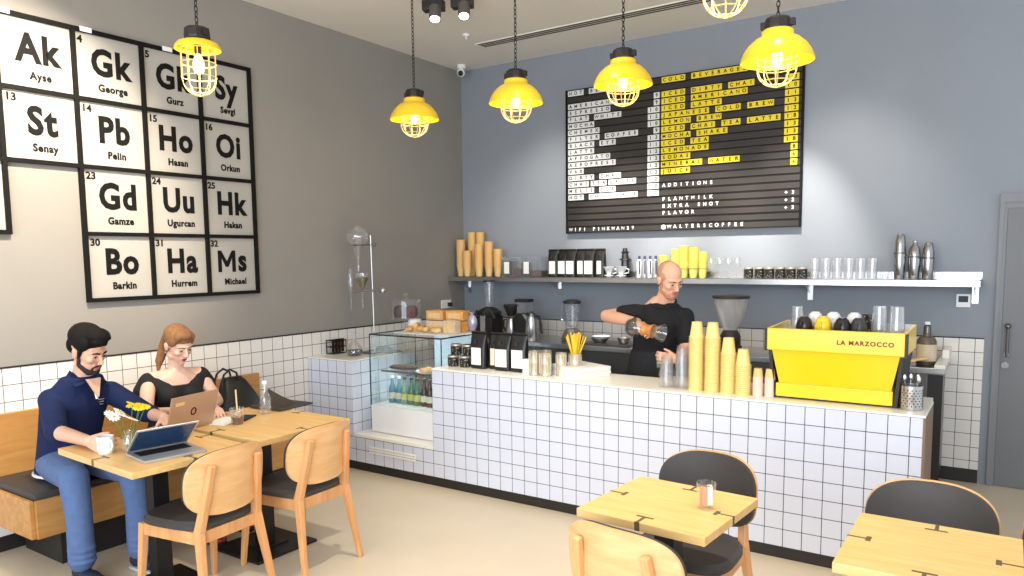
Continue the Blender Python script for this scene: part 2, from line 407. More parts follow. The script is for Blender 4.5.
# back counter along the back wall
bc = thing('back_counter', 'stainless steel back counter along the wall behind the barista', 'counter', (2.5, -0.35, 0))
MB().slab((0.05, 4.50), (-0.62, -0.02), (0.87, 0.91), 0.004).build('worktop', 'steel', bc, 'steel worktop')
MB().slab((0.08, 4.47), (-0.58, -0.03), (0.08, 0.87)).build('body', 'steel_d', bc)
MB().slab((4.44, 4.505), (-0.66, -0.02), (0.911, 0.940), 0.006).slab((4.46, 4.505), (-0.30, -0.02), (0.940, 1.0), 0.006).build('end_upstand', 'counter', bc, 'pale stone end piece')
MB().slab((4.40, 4.49), (-0.585, -0.575), (0.12, 0.86)).build('door', 'black', bc)
# ------------------------------------------------------------------ periodic-table sign on the left wall
cy = [-4.752, -4.325, -3.90, -3.468, -3.05, -2.635]; cz = [3.105, 2.69, 2.275, 1.858, 1.44]
cells = [(1, 0, 'Ak', 'Ayse', ''), (2, 0, 'Gk', 'George', '4'), (3, 0, 'Gk', 'Gurz', '5'), (4, 0, 'Sy', 'Sevgi', ''),
         (1, 1, 'St', 'Senay', '13'), (2, 1, 'Pb', 'Pelin', '14'), (3, 1, 'Ho', 'Hasan', '15'), (4, 1, 'Oi', 'Orkun', '16'),
         (2, 2, 'Gd', 'Gamze', '23'), (3, 2, 'Uu', 'Ugurcan', '24'), (4, 2, 'Hk', 'Hakan', '25'),
         (2, 3, 'Bo', 'Barkin', '30'), (3, 3, 'Ha', 'Hurrem', '31'), (4, 3, 'Ms', 'Michael', '32'), (0, 2, '', '', '')]
sign = thing('wall_sign', 'black framed periodic table of large lettered squares on the left wall', 'sign', (0.0, -3.6, 1.44))
fb = MB(); seen = set(); nodes = set(); W = 0.0125
for c, r, *_ in cells:
    for (a, b) in (((c, r), (c + 1, r)), ((c, r + 1), (c + 1, r + 1)), ((c, r), (c, r + 1)), ((c + 1, r), (c + 1, r + 1))):
        nodes.update((a, b))
        if (a, b) in seen: continue
        seen.add((a, b))
        y0, y1 = sorted((cy[a[0]], cy[b[0]])); z0, z1 = sorted((cz[a[1]], cz[b[1]]))
        if a[1] == b[1]: fb.slab((0.0, 0.03), (y0 + W, y1 - W), (z0 - W, z0 + W))
        else: fb.slab((0.0, 0.03), (y0 - W, y0 + W), (z0 + W, z1 - W))
for a in nodes: fb.slab((0.0, 0.03), (cy[a[0]] - W, cy[a[0]] + W), (cz[a[1]] - W, cz[a[1]] + W))
fb.build('frame', 'signframe', sign, 'black square bars')
for y in (-4.28, -3.825, -3.29): MB().slab((0.0, 0.036), (y - 0.035, y + 0.035), (cz[0] - 0.012, cz[0] + 0.018), 0.003).build('glint_tab', 'white', sign, 'small white tab standing in for a glint')  # added white tabs imitate spotlight glints on the frame's top edge
for c, r, sym, nm, num in cells:
    y0, y1, z1, z0 = cy[c], cy[c + 1], cz[r], cz[r + 1]
    p = MB().slab((0.0, 0.008), (y0 + W, y1 - W), (z0 + W, z1 - W)).build('element_panel', 'panel', sign)
    if not sym: continue
    t = MB(); ym, zm = (y0 + y1) / 2, (z0 + z1) / 2
    if sym[0] == 'M':      # drawn stroke by stroke so that its counters stay open
        a0, w_, h_, k_ = ym - 0.122, 0.148, 0.158, 0.030; b0 = zm - 0.052
        t.prism([(a0, b0), (a0 + k_, b0), (a0 + k_, b0 + h_ * 0.66), (a0 + w_ / 2 - 0.012, b0 + h_ * 0.24), (a0 + w_ / 2 + 0.012, b0 + h_ * 0.24), (a0 + w_ - k_, b0 + h_ * 0.66), (a0 + w_ - k_, b0), (a0 + w_, b0),
                 (a0 + w_, b0 + h_), (a0 + w_ - k_ * 0.95, b0 + h_), (a0 + w_ / 2, b0 + h_ * 0.50), (a0 + k_ * 0.95, b0 + h_), (a0, b0 + h_)], 'x', 0.0085, 0.0105)
        text_bm(t, sym[1:], 0.225, (0.0095, ym + 0.085, zm + 0.025), LEFT, 0.0085, 0.001, sx=0.84)
    else: text_bm(t, sym, 0.225, (0.0095, ym + 0.01, zm + 0.025), LEFT, 0.0085, 0.001, sx=0.84, spacing=1.12)
    text_bm(t, nm, 0.062, (0.0095, ym + 0.02, zm - 0.125), LEFT, 0.0024, 0.001, sx=0.9, spacing=1.1)
    if num: text_bm(t, num, 0.062, (0.0095, y0 + 0.03, z1 - 0.055), LEFT, 0.002, 0.001, 'LEFT')
    t.build('lettering', 'ink', p, 'black element lettering')

# ------------------------------------------------------------------ letter menu board
BX0, BX1, BZ0, BZ1 = 1.279, 3.412, 1.908, 3.235
menu = thing('menu_board', 'black menu board with white and yellow letter tiles on the back wall', 'menu board', (2.35, 0.0, BZ0))
NR = 22; RP = (BZ1 - BZ0) / NR; CW = 0.0473
MB().slab((BX0, BX1), (-0.035, 0.0), (BZ0, BZ1)).build('panel', 'board', menu)
g = MB()
for k in range(NR + 1):
    z = BZ1 - k * RP; g.slab((BX0, BX1), (-0.043, -0.034), (z - 0.0035, z + 0.0035))
g.slab((BX0 - 0.008, BX0 + 0.004), (-0.046, 0.0), (BZ0 - 0.006, BZ1 + 0.006)).slab((BX1 - 0.004, BX1 + 0.008), (-0.046, 0.0), (BZ0 - 0.006, BZ1 + 0.006))
g.build('rail', 'ink', menu, 'thin black rails')
LX0, LX1, RX0, RX1 = 1.296, 2.214, 2.232, 3.384       # left block start and price end, right block start and price end
CL, CR = 0.0550, 0.0534                                      # letter pitch of the two blocks
def word(row, x0, cw, s, m):
    z = BZ1 - (row + 0.5) * RP
    if m:
        t = MB()
        for k in range(len(s)): t.slab((x0 + k * cw + 0.0005, x0 + (k + 1) * cw - 0.0005), (-0.0405, -0.034), (z - RP * 0.41, z + RP * 0.41))
        p = t.build('letter_strip', m, menu)
    l = MB()
    for k, ch in enumerate(s):
        text_bm(l, ch, 0.042, (x0 + (k + 0.5) * cw, -0.0412 if m else -0.036, z), BACK, 0.0002 if ch in 'MWN' else 0.0011 if m else 0.0014, 0.0004)
    if m: l.build('lettering', 'ink', p)
    else: l.build('lettering', 'paper', menu, 'white letters')
left_rows = {0: 'HOT BEVERAGES', 2: 'AMERICANO', 3: 'ESPRESSO', 4: 'FLAT WHITE', 5: 'MOCHA', 6: 'CHEMEX', 7: 'FILTER COFFEE', 8: 'BLACK EYE', 9: 'LATTE',
             10: 'AFFOGATO', 11: 'AEROPRESS', 12: 'V60', 13: 'DIRTY CHAI', 14: 'CHAI TEA LATTE', 15: 'MELIS TEA', 16: 'HOT CHOCOLATE'}
right_rows = {0: 'COLD BEVERAGES', 2: 'ICED DIRTY CHAI', 3: 'ICED AMERICANO', 4: 'ICED LATTE', 5: 'JAPANESE COLD BREW', 6: 'LEMON BREW', 7: 'ICED CHAI TEA LATTE',
              8: 'MOCHA SHAKE', 9: 'ICED TEA', 10: 'LEMONADE', 11: 'SODAS', 12: 'MINERAL WATER', 13: 'JUICE'}
for rows, x0, cw, m in ((left_rows, LX0, CL, 'tilew'), (right_rows, RX0, CR, 'tiley')):
    for r, line in rows.items():
        c = 0
        for w in line.split():
            word(r, x0 + c * cw, cw, w, m); c += len(w) + 1
            if r == 14 and x0 == LX0: c -= 0.65
for k, pz in enumerate(['9', '9', '10', '12', '10', '9', '13', '11', '12', '12', '12', '12', '12', '10', '12']):
    word(2 + k, LX1 - len(pz) * CL, CL, pz, 'tilew')
for k, pz in enumerate(['13', '10', '11', '13', '12', '18', '13', '13', '18', '8', '6', '6']):
    word(2 + k, RX1 - len(pz) * CR, CR, pz, 'tiley')
for r, x0, cw, s_ in ((15, RX0, CR, 'ADDITIONS'), (17, RX0, CR, 'PLANTMILK'), (18, RX0, CR, 'EXTRA SHOT'), (19, RX0, CR, 'FLAVOR'), (17, RX1 - 2 * CR, CR, '+3'), (18, RX1 - 2 * CR, CR, '+3'), (19, RX1 - 2 * CR, CR, '+3'),
                (21, LX0, CL * 0.9, 'WIFI PINKMAN29'), (21, RX0, CR, '@WALTERSCOFFEE')):
    c2 = 0
    for w in s_.split(): word(r, x0 + c2 * cw, cw, w, None); c2 += len(w) + 1

# ------------------------------------------------------------------ pendant lamps
def chain(mb, x, y, z0, z1, ln=0.035, r=0.0028):
    n = max(2, int((z1 - z0) / (ln * 0.78))); st = (z1 - z0) / n
    for k in range(n):
        zc = z0 + (k + 0.5) * st; a = (k % 2) * PI / 2; pts = []
        for j in range(10):
            t = 2 * PI * j / 10; u = 0.0085 * math.cos(t); w = (st / 2 + 0.004) * math.sin(t)
            pts.append((x + u * math.cos(a), y + u * math.sin(a), zc + w))
        mb.tube(pts, r, 5, closed=True)
def cage_bm(mb, R, z_top, z_mid, z_bot, n=8, wr=0.0033, rings=(0.5,)):
    """upright wires that close into a round basket"""
    h = z_mid - z_bot
    for k in range(n):
        a = 2 * PI * k / n; pts = [(R * math.cos(a), R * math.sin(a), z_top)]
        for j in range(9):
            t = PI / 2 * j / 8; rr = R * math.cos(t) if j < 8 else 0.012
            pts.append((rr * math.cos(a), rr * math.sin(a), z_mid - h * math.sin(t)))
        mb.tube(pts, wr, 5)
    zs = [(z_mid, R)] + [(z_mid - h * math.sin(PI / 2 * q), R * math.cos(PI / 2 * q)) for q in rings]
    if z_top - z_mid > 0.03: zs += [(z_top, R), ((z_top + z_mid) / 2, R)]
    for z, r in zs: mb.tube([(r * math.cos(2 * PI * k / 24), r * math.sin(2 * PI * k / 24), z) for k in range(24)], wr, 5, closed=True)
    mb.tube([(0.013 * math.cos(2 * PI * k / 10), 0.013 * math.sin(2 * PI * k / 10), z_bot) for k in range(10)], wr, 5, closed=True)
def lamp(label, loc, wide, group):
    x, y, z = loc                                   # z = rim of the shade
    t = thing('pendant_lamp', label, 'lamp', loc, group, room=False); top = H - z
    if wide:
        prof = [(0.182, 0.0), (0.178, 0.018), (0.165, 0.048), (0.143, 0.080), (0.112, 0.108), (0.085, 0.122), (0.078, 0.130), (0.078, 0.150), (0.07, 0.156), (0.0, 0.156)]
        inner = [(0.0, 0.146), (0.068, 0.146), (0.074, 0.122), (0.107, 0.102), (0.138, 0.075), (0.160, 0.045), (0.174, 0.016), (0.178, 0.0), (0.182, 0.0)]
        MB().lathe(prof + inner, n=40).build('lamp_shade', 'yellow', t, 'yellow bell shade', smooth=True, angle=50)
        cage, zc = MB(), 0.156; cage_bm(cage, 0.10, 0.03, -0.03, -0.125, 10, 0.0027, rings=(0.0, 0.5,))
    else:
        prof = [(0.116, 0.0), (0.114, 0.014), (0.10, 0.034), (0.07, 0.046), (0.0, 0.052)]; inner = [(0.0, 0.042), (0.066, 0.038), (0.096, 0.026), (0.111, 0.0), (0.116, 0.0)]
        MB().lathe(prof + inner, n=40).build('lamp_shade', 'yellow', t, 'small yellow shade', smooth=True, angle=50)
        cage, zc = MB(), 0.052; cage_bm(cage, 0.088, 0.0, -0.14, -0.235, 10, 0.0026, rings=(0.5,))
    cage.build('cage', 'cage', t, 'pale yellow wire cage', smooth=True)
    cp = MB().lathe([(0.0, zc), (0.066, zc), (0.068, zc + 0.012), (0.064, zc + 0.05), (0.056, zc + 0.06), (0.0, zc + 0.062)], n=10)
    cp.box((0.07, 0, zc + 0.03), (0.03, 0.03, 0.035), bevel=0.004).box((-0.07, 0, zc + 0.03), (0.03, 0.03, 0.035), bevel=0.004)
    cp.build('cap', 'black', t, 'black ribbed cap')
    MB().lathe([(0.0, zc - 0.02), (0.018, zc - 0.02), (0.018, zc - 0.07), (0.0, zc - 0.07)], n=12).build('socket', 'black', t)
    MB().lathe([(0.0, zc - 0.07), (0.014, zc - 0.075), (0.027, zc - 0.11), (0.03, zc - 0.14), (0.022, zc - 0.168), (0.0, zc - 0.18)], n=16).build('bulb', 'bulb', t, 'lit bulb', smooth=True)
    ch = MB(); chain(ch, 0, 0, zc + 0.06, top - 0.02); ch.build('chain', 'iron', t, 'dark hanging chain', smooth=True)
    MB().lathe([(0.0, top), (0.03, top), (0.027, top - 0.022), (0.0, top - 0.025)], n=20).build('canopy', 'black', t)
    point_light('lamp_bulb_light', (x, y, z + zc - 0.195 if wide else z - 0.16), 3.5 if wide else 4)
G1 = 'yellow bell lamps over the counter'
lamp('yellow bell pendant lamp nearest the room corner, in front of the left wall', (1.112, -2.02, 2.705), True, G1)
lamp('yellow bell pendant lamp hanging between the room corner and the menu board', (2.04, -2.06, 2.705), True, G1)
lamp('yellow bell pendant lamp hanging in front of the white half of the menu board', (2.79, -1.99, 2.735), True, G1)
lamp('yellow bell pendant lamp hanging at the right edge of the menu board', (3.80, -2.31, 2.66), True, G1)
lamp('small-shaded yellow cage lamp hanging in front of the periodic table sign', (1.235, -3.87, 2.785), False, 'cage lamps over the tables')
lamp('yellow cage lamp cut off by the top of the photo, only its basket showing', (3.912, -3.475, 2.80), False, 'cage lamps over the tables')

# ------------------------------------------------------------------ ceiling fittings
def track_head(label, x, y, tilt, box_l=0.16):
    t = thing('track_spotlight', label, 'spotlight', (x, y, H), 'spotlights on the ceiling', room=False)
    MB().box((-0.045, 0.04, -0.055), (box_l, 0.085, 0.075), (0, 0, 0.35), 0.008).build('driver_box', 'black', t)
    MB().box((-0.045, 0.04, -0.012), (0.05, 0.05, 0.024)).build('track_adapter', 'black', t)
    rot = V((0.30, -0.42, -1)).rotation_difference(V((0, 0, -1))).inverted().to_matrix()
    c = V((0.0, 0.0, -0.13))
    MB().rod((-0.02, 0.02, -0.06), (0, 0, -0.085), 0.012).build('arm', 'black', t)
    hb = MB().lathe([(0.0, 0.06), (0.04, 0.06), (0.044, 0.055), (0.044, -0.055), (0.038, -0.055), (0.034, -0.035), (0.0, -0.035)], c, 24, rot)
    hb.build('head', M['headgrey'], t, smooth=True)
    MB().lathe([(0.0, -0.036), (0.033, -0.036), (0.033, -0.05), (0.0, -0.05)], c, 20, rot).build('lens', 'spot', t, 'glowing lens')
M['headgrey'] = mat('dark_grey_spotlight', (92, 88, 82), 0.5)
track_head('black track spotlight with glowing lens, left of the pair by the ceiling edge', 1.224, -1.895, 0.10)
track_head('black track spotlight with glowing lens, right of the pair by the ceiling edge', 1.438, -1.824, 0.15)
tag(MB().box((2.01, -1.5, H - 0.03), (0.12, 0.08, 0.06), (0, 0, 0.3), 0.008).build('ceiling_fixture', 'black'), 'small black fitting on the ceiling cut by the top of the photo', 'fixture')
v = thing('ceiling_vent', 'long slotted air vent in the ceiling before the menu board', 'vent', (2.2, -0.66, H))
MB().slab((0.72, 4.6), (-0.725, -0.585), (H - 0.006, H)).build('vent_frame', 'ceil', v)
vs = MB()
for k in range(3): vs.slab((0.745, 4.58), (-0.712 + k * 0.042, -0.688 + k * 0.042), (H - 0.0075, H - 0.002))
vs.build('slot', 'black', v, 'dark slots')
cm = thing('security_camera', 'small white security camera in the ceiling corner', 'camera', (0.16, -0.2, H))
MB().lathe([(0.0, H), (0.045, H), (0.045, H - 0.03), (0.03, H - 0.04), (0.0, H - 0.04)], (0.16, -0.2, 0), 20).build('mount', 'white', cm, smooth=True)
MB().ball((0.165, -0.215, H - 0.075), 0.042).build('body', 'white', cm, smooth=True)
MB().ball((0.182, -0.243, H - 0.088), 0.026).build('lens', 'black', cm, 'dark lens', smooth=True)
sd = MB().lathe([(0.0, H), (0.035, H), (0.03, H - 0.02), (0.008, H - 0.025), (0.008, H - 0.045), (0.0, H - 0.045)], (0.83, -1.0, 0), 16).build('sprinkler', 'white', smooth=True)
tag(sd, 'tiny white sprinkler on the ceiling below the spotlights', 'sprinkler')
th = thing('thermostat', 'white wall thermostat with a dark screen under the shelf end', 'thermostat', (4.558, 0.0, 1.29))
MB().slab((4.515, 4.605), (-0.018, 0.0), (1.288, 1.385), 0.004).build('case', 'white', th)
MB().slab((4.53, 4.59), (-0.0195, -0.017), (1.325, 1.37)).build('screen', 'black', th, 'dark screen')

# ------------------------------------------------------------------ steel wall shelf
SH = 1.492
sh = thing('wall_shelf', 'long stainless steel shelf on brackets along the back wall', 'shelf', (2.35, -0.15, 1.44))
s_ = MB(); s_.slab((0.03, 4.668), (-0.30, -0.001), (SH - 0.004, SH)).slab((0.03, 4.668), (-0.30, -0.294), (SH - 0.044, SH)).slab((0.03, 4.668), (-0.004, 0.0), (SH, SH + 0.05))
s_.slab((4.664, 4.668), (-0.30, 0.0), (SH - 0.044, SH))
s_.build('plate', 'steel', sh)
for x in (0.075, 1.178, 2.35, 3.505, 4.632):
    k_ = MB().slab((x - 0.02, x + 0.02), (-0.008, 0.0), (SH - 0.175, SH - 0.004))
    k_.prism([(-0.28, SH - 0.005), (-0.005, SH - 0.005), (-0.005, SH - 0.12), (-0.03, SH - 0.12), (-0.28, SH - 0.03)], 'x', x - 0.003, x + 0.003)
    for z in (0.075, 0.14): k_.rod((x, -0.006, SH - z), (x, -0.012, SH - z), 0.007, n=8)
    k_.build('bracket', 'steel', sh)
# ------------------------------------------------------------------ chairs
def super_pts(a, b, n, e=2.6):
    out = []
    for k in range(n):
        t = 2 * PI * k / n; c, s_ = math.cos(t), math.sin(t)
        out.append((a * math.copysign(abs(c) ** (2 / e), c), b * math.copysign(abs(s_) ** (2 / e), s_)))
    return out
def curved_plate(mb, a, b, zc, yc, t, sag, off=0.0, n=56, tilt=0.10, rings=6, e=2.9):
    """oval plate standing up, ends curling forward (+y)"""
    def P(u, w, y): return V((u, yc + y + sag * (u / a) ** 2 - tilt * w, zc + w))
    for sgn in (0, 1):
        y = off + sgn * t
        prev = None
        for r in range(rings, 0, -1):
            f = r / rings; ring = [mb.bm.verts.new(P(u * f, w * f, y)) for u, w in super_pts(a, b, n, e)]
            if sgn == 0 and r == rings: O0 = ring
            if sgn == 1 and r == rings: O1 = ring
            if prev:
                for k in range(n): mb.bm.faces.new((prev[k], prev[(k + 1) % n], ring[(k + 1) % n], ring[k]))
            prev = ring
        mb.bm.faces.new(prev)
    for k in range(n): mb.bm.faces.new((O0[k], O0[(k + 1) % n], O1[(k + 1) % n], O1[k]))
    return mb
def make_chair():
    """faces +y; seat centre over the origin"""
    t = thing('dining_chair', 'chair', 'chair', (0, 0, 0), 'oak cafe chairs with dark seats', room=False)
    # seat pad: rounded trapezoid, wider in front
    def seat_ring(f, z):
        return [(u * f * (1 + 0.10 * (w / 0.21)), w * f, z) for u, w in super_pts(0.215, 0.21, 40, 3.4)]
    MB().loft([seat_ring(0.92, 0.425), seat_ring(1.0, 0.432), seat_ring(1.0, 0.452), seat_ring(0.93, 0.470), seat_ring(0.6, 0.476), seat_ring(0.1, 0.476)]).build('seat', 'leather', t, 'dark upholstered seat', smooth=True)
    fr = MB()
    fl, fr_, bl, br = V((-0.195, 0.165, 0.395)), V((0.195, 0.165, 0.395)), V((-0.165, -0.195, 0.395)), V((0.165, -0.195, 0.395))
    for p, q in ((fl, fr_), (bl, br), (fl, bl), (fr_, br)): fr.beam(p, q, 0.022, 0.06, bevel=0.004)
    fr.build('seat_frame', 'beech', t)
    for s_ in (-1, 1):
        MB().beam((s_ * 0.195, 0.168, 0.425), (s_ * 0.215, 0.205, 0.0), 0.040, 0.036, (0, 1, 0), 0.006, 0.026, 0.024).build('leg', 'beech', t)
        b = MB().beam((s_ * 0.165, -0.200, 0.44), (s_ * 0.205, -0.275, 0.0), 0.036, 0.044, (0, 1, 0), 0.006, 0.026, 0.026)
        b.beam((s_ * 0.165, -0.200, 0.42), (s_ * 0.132, -0.272, 0.745), 0.036, 0.046, (0, 1, 0), 0.006, 0.030, 0.026)
        b.build('leg', 'beech', t)
    curved_plate(MB(), 0.226, 0.158, 0.650, -0.262, 0.012, 0.068).build('backrest', 'ply', t, 'curved plywood backrest', smooth=True, angle=40)
    curved_plate(MB(), 0.2215, 0.1535, 0.650, -0.2495, 0.022, 0.066).build('back_pad', 'leather', t, 'dark upholstered back pad', smooth=True, angle=60)
    return t
chair = make_chair()
chair.location = (1.555, -4.195, 0); chair.rotation_euler = (0, 0, rad(90 + 4))
chair['label'] = 'wooden chair seen from behind at the left table, in front of the open silver laptop'
place_copy(chair, (1.575, -3.62, 0), rad(90 + 2), 'wooden chair seen from behind at the left table, end nearer the display case')
place_copy(chair, (3.75, -3.355, 0), rad(180 - 4), 'dark-backed chair at the small table with the glass of sugar sachets')
place_copy(chair, (4.625, -3.345, 0), rad(180), 'dark-backed chair at the near right table, its rounded back fully in view')
place_copy(chair, (5.135, -3.36, 0), rad(180), 'dark-backed chair cut off by the right edge of the photo')
place_copy(chair, (3.835, -3.925, 0), rad(-8), 'pale wooden chair back in the near centre, seen from behind the small table')

# ------------------------------------------------------------------ tables
def make_table(name, label, x, y, wx, wy, group, z=0.75, th=0.032, base=0.42, inl=('l', 'r', 'f', 'b'), wood_m='oak'):
    t = thing('cafe_table', label, 'table', (x, y, 0), group, room=False)
    MB().slab((-wx / 2, wx / 2), (-wy / 2, wy / 2), (z - th, z), 0.003).build('tabletop', wood_m, t)
    MB().slab((-base / 2, base / 2), (-base / 2, base / 2), (0, 0.016), 0.004).slab((-base * 0.22, base * 0.22), (-base * 0.22, base * 0.22), (0.016, 0.024)).build('base', 'iron', t, 'black square base plate')
    MB().slab((-0.04, 0.04), (-0.04, 0.04), (0.024, z - th - 0.012)).build('column', 'iron', t, 'black square column')
    MB().slab((-wx * 0.36, wx * 0.36), (-0.03, 0.03), (z - th - 0.012, z - th)).slab((-0.03, 0.03), (-wy * 0.36, wy * 0.36), (z - th - 0.012, z - th)).build('bracket', 'iron', t)
    for s_ in inl:
        m = MB(); e = 0.0008; d = 0.055
        if s_ in 'lr':
            k = -1 if s_ == 'l' else 1; X = k * wx / 2
            m.slab(sorted((X, X - k * d)), (-0.005, 0.005), (z - th * 0.9, z + e)).slab(sorted((X - k * d, X - k * (d + 0.016))), (-0.022, 0.022), (z - th * 0.5, z + e))
            m.slab(sorted((X, X + k * 0.001)), (-0.008, 0.008), (z - th, z + e))
        else:
            k = -1 if s_ == 'f' else 1; Y = k * wy / 2
            m.slab((-0.006, 0.006), sorted((Y, Y - k * d)), (z - th * 0.9, z + e)).slab((-0.034, 0.034), sorted((Y - k * d, Y - k * (d + 0.012))), (z - th * 0.5, z + e))
            m.slab((-0.010, 0.010), sorted((Y, Y + k * 0.001)), (z - th, z + e))
        m.build('inlay', 'inlay', t, 'dark T-shaped inlay')
    return t
GT = 'square oak cafe tables on black columns'
make_table('cafe_table', 'oak table at the bench with the open silver laptop and flower vase', 1.283, -4.258, 0.755, 0.60, GT).rotation_euler = (0, 0, rad(-3))
make_table('cafe_table', 'oak table at the bench with the iced coffee and water bottle', 1.245, -3.592, 0.81, 0.64, GT)
make_table('cafe_table', 'small oak table with one glass of sugar sachets before the counter', 3.80, -3.70, 0.505, 0.505, GT).rotation_euler = (0, 0, rad(-4))
make_table('cafe_table', 'empty small oak table at the near right, before the full dark chair back', 4.668, -3.69, 0.485, 0.525, GT)
make_table('cafe_table', 'oak table at the right edge of the photo, only a sliver in view', 5.16, -3.70, 0.49, 0.53, GT)

# ------------------------------------------------------------------ bench along the left wall
bn = thing('wall_bench', 'long wooden bench with dark seat cushions along the left wall', 'bench', (0.3, -3.6, 0))
bb = MB(); bb.slab((0.60, 0.622), (-4.545, -2.70), (0.218, 0.425), 0.003).slab((0.02, 0.60), (-4.567, -4.545), (0.218, 0.425), 0.003).slab((0.02, 0.60), (-2.70, -2.68), (0.225, 0.425), 0.003)
bb.slab((0.02, 0.60), (-4.545, -2.70), (0.218, 0.40))
bb.build('seat_box', 'bench', bn, 'wooden box seat')
MB().slab((0.018, 0.05), (-4.567, -2.68), (0.43, 0.815), 0.004).build('backrest', 'bench', bn, 'wooden back panel')
MB().slab((0.06, 0.50), (-4.38, -2.80), (0.0, 0.225)).build('plinth', 'black', bn, 'recessed black plinth')
for k in range(3):
    y0 = -4.54 + k * 0.612
    c_ = MB().slab((0.055, 0.598), (y0, y0 + 0.605), (0.40, 0.462), 0.022); c_.build('cushion', 'leather', bn, 'dark seat cushion', smooth=True)

# ------------------------------------------------------------------ things on the left tables
T = 0.75
M['alu'] = mat('silver_aluminium', (196, 198, 202), 0.35, metal=0.7, var=0.03)
M['gold'] = mat('rose_gold_aluminium', (190, 160, 138), 0.4, metal=0.35, var=0.03)
M['screen'] = mat('laptop_screen', (40, 58, 84), 0.18, var=0.5, scale=9, emit=(40, 62, 98), estr=0.35)
M['keys'] = mat('black_keys', (26, 26, 30), 0.5)
def laptop(label, hinge, ang, width, depth, lid_h, lid_ang, m, screen, logo=False):
    """hinge = middle of the hinge line, ang = direction the user sits in, lid_ang = lean past upright"""
    t = thing('laptop', label, 'laptop', hinge, 'open laptops', room=False); t.rotation_euler = (0, 0, ang)
    MB().slab((-width / 2, width / 2), (0, depth), (0.0, 0.014), 0.004).build('base', m, t)
    kb = MB()
    for r in range(5):
        for k in range(13):
            w = (width - 0.05) / 13; kb.slab((-width / 2 + 0.025 + k * w + 0.001, -width / 2 + 0.025 + (k + 1) * w - 0.001), (0.02 + r * 0.02, 0.038 + r * 0.02), (0.014, 0.0155))
    kb.build('keyboard', 'keys', t, 'black keys')
    MB().slab((-0.05, 0.05), (depth * 0.62, depth * 0.93), (0.0135, 0.0146)).build('trackpad', m, t)
    R = Euler((lid_ang, 0, 0)).to_matrix().to_4x4(); L = MB().slab((-width / 2, width / 2), (-0.006, 0.001), (0.004, lid_h), 0.003); L._mat(L.bm.verts, Matrix.Translation((0, 0, 0.012)) @ R)
    lid = L.build('lid', m, t)
    S = MB().slab((-width / 2 + 0.010, width / 2 - 0.010), (0.0008, 0.0022), (0.02, lid_h - 0.012)); S._mat(S.bm.verts, Matrix.Translation((0, 0, 0.012)) @ R); S.build('screen', screen, lid, 'dark blue screen')
    if logo:
        G = MB(); G.tube([(0.016 * math.cos(2 * PI * k / 16), -0.0065, lid_h * 0.5 + 0.02 * math.sin(2 * PI * k / 16)) for k in range(16)], 0.0035, 6, closed=True)
        G._mat(G.bm.verts, Matrix.Translation((0, 0, 0.012)) @ R); G.build('emblem', 'ink', lid, 'small dark round emblem')
        K = MB().slab((-width * 0.40, -width * 0.22), (-0.0068, -0.006), (lid_h * 0.74, lid_h * 0.84)); K._mat(K.bm.verts, Matrix.Translation((0, 0, 0.012)) @ R); K.build('sticker', 'kraft', lid, 'pale sticker')
    return t
laptop('open silver laptop with dark blue screen facing the near chair', (1.362, -4.29, T), rad(-99), 0.295, 0.225, 0.205, rad(-50), 'alu', 'screen')
laptop('open rose-gold laptop, lid back towards the room, used by the woman', (1.10, -3.945, T), rad(100), 0.325, 0.215, 0.205, rad(16), 'gold', 'screen', True)

def tumbler_prof(r0, r1, h, t=0.003, fl=0.006):
    return [(0, 0), (r0, 0), (r1, h), (r1 - t, h), (r0 - t, fl), (0, fl)]
# vase with flowers
vz = (1.268, -4.378, T)
va = thing('flower_vase', 'small glass vase of white and yellow daisies on the left table', 'vase', vz, room=False)
MB().lathe([(0, 0), (0.03, 0), (0.036, 0.03), (0.034, 0.06), (0.022, 0.085), (0.026, 0.105), (0.024, 0.105), (0.020, 0.086), (0.031, 0.06), (0.033, 0.03), (0.028, 0.005), (0, 0.005)], n=20).build('jar', 'glass', va, 'clear glass jar', smooth=True)
M['stem'] = mat('green_stem', (96, 128, 62), 0.6); M['petal_w'] = mat('white_petal', (244, 242, 236), 0.6); M['petal_y'] = mat('yellow_petal', (246, 210, 40), 0.6); M['gold_c'] = mat('flower_heart', (228, 170, 30), 0.7)
fl = [((0.015, 0.055, 0.205), 'petal_y'), ((-0.02, 0.035, 0.20), 'petal_y'), ((0.04, 0.03, 0.195), 'petal_y'), ((-0.01, -0.03, 0.185), 'petal_w'), ((0.03, -0.045, 0.18), 'petal_w'), ((0.045, -0.005, 0.15), 'petal_w'), ((-0.03, -0.06, 0.175), 'petal_w'), ((0.01, 0.02, 0.215), 'petal_y'), ((0.0, -0.06, 0.165), 'petal_w'), ((0.035, 0.06, 0.195), 'petal_y')]
for i, (p, c) in enumerate(fl):
    p = V((p[0] * 1.1, p[1] * 1.1, p[2] + 0.02)); st = MB().tube([(p.x * 0.1, p.y * 0.1, 0.012), (p.x * 0.35, p.y * 0.35, 0.09), (p.x, p.y, p.z - 0.006)], 0.0018, 5).build('stem', 'stem', va)
    h_ = MB(); rot = Euler((random.uniform(-0.5, 0.5), random.uniform(0.1, 0.7), 0)).to_matrix()
    for k in range(11):
        a = 2 * PI * k / 11; q = rot @ V((0.016 * math.cos(a), 0.016 * math.sin(a), 0.001)); h_.ball(p + q, (0.015, 0.0062, 0.0028), rot @ Matrix.Rotation(a, 3, 'Z'), 8, 6)
    f_ = h_.build('blossom', c, va, ('yellow' if c == 'petal_y' else 'white') + ' daisy head', smooth=True)
    MB().ball(p + rot @ V((0, 0, 0.003)), (0.0065, 0.0065, 0.004), rot, 10, 6).build('heart', 'gold_c', f_, smooth=True)
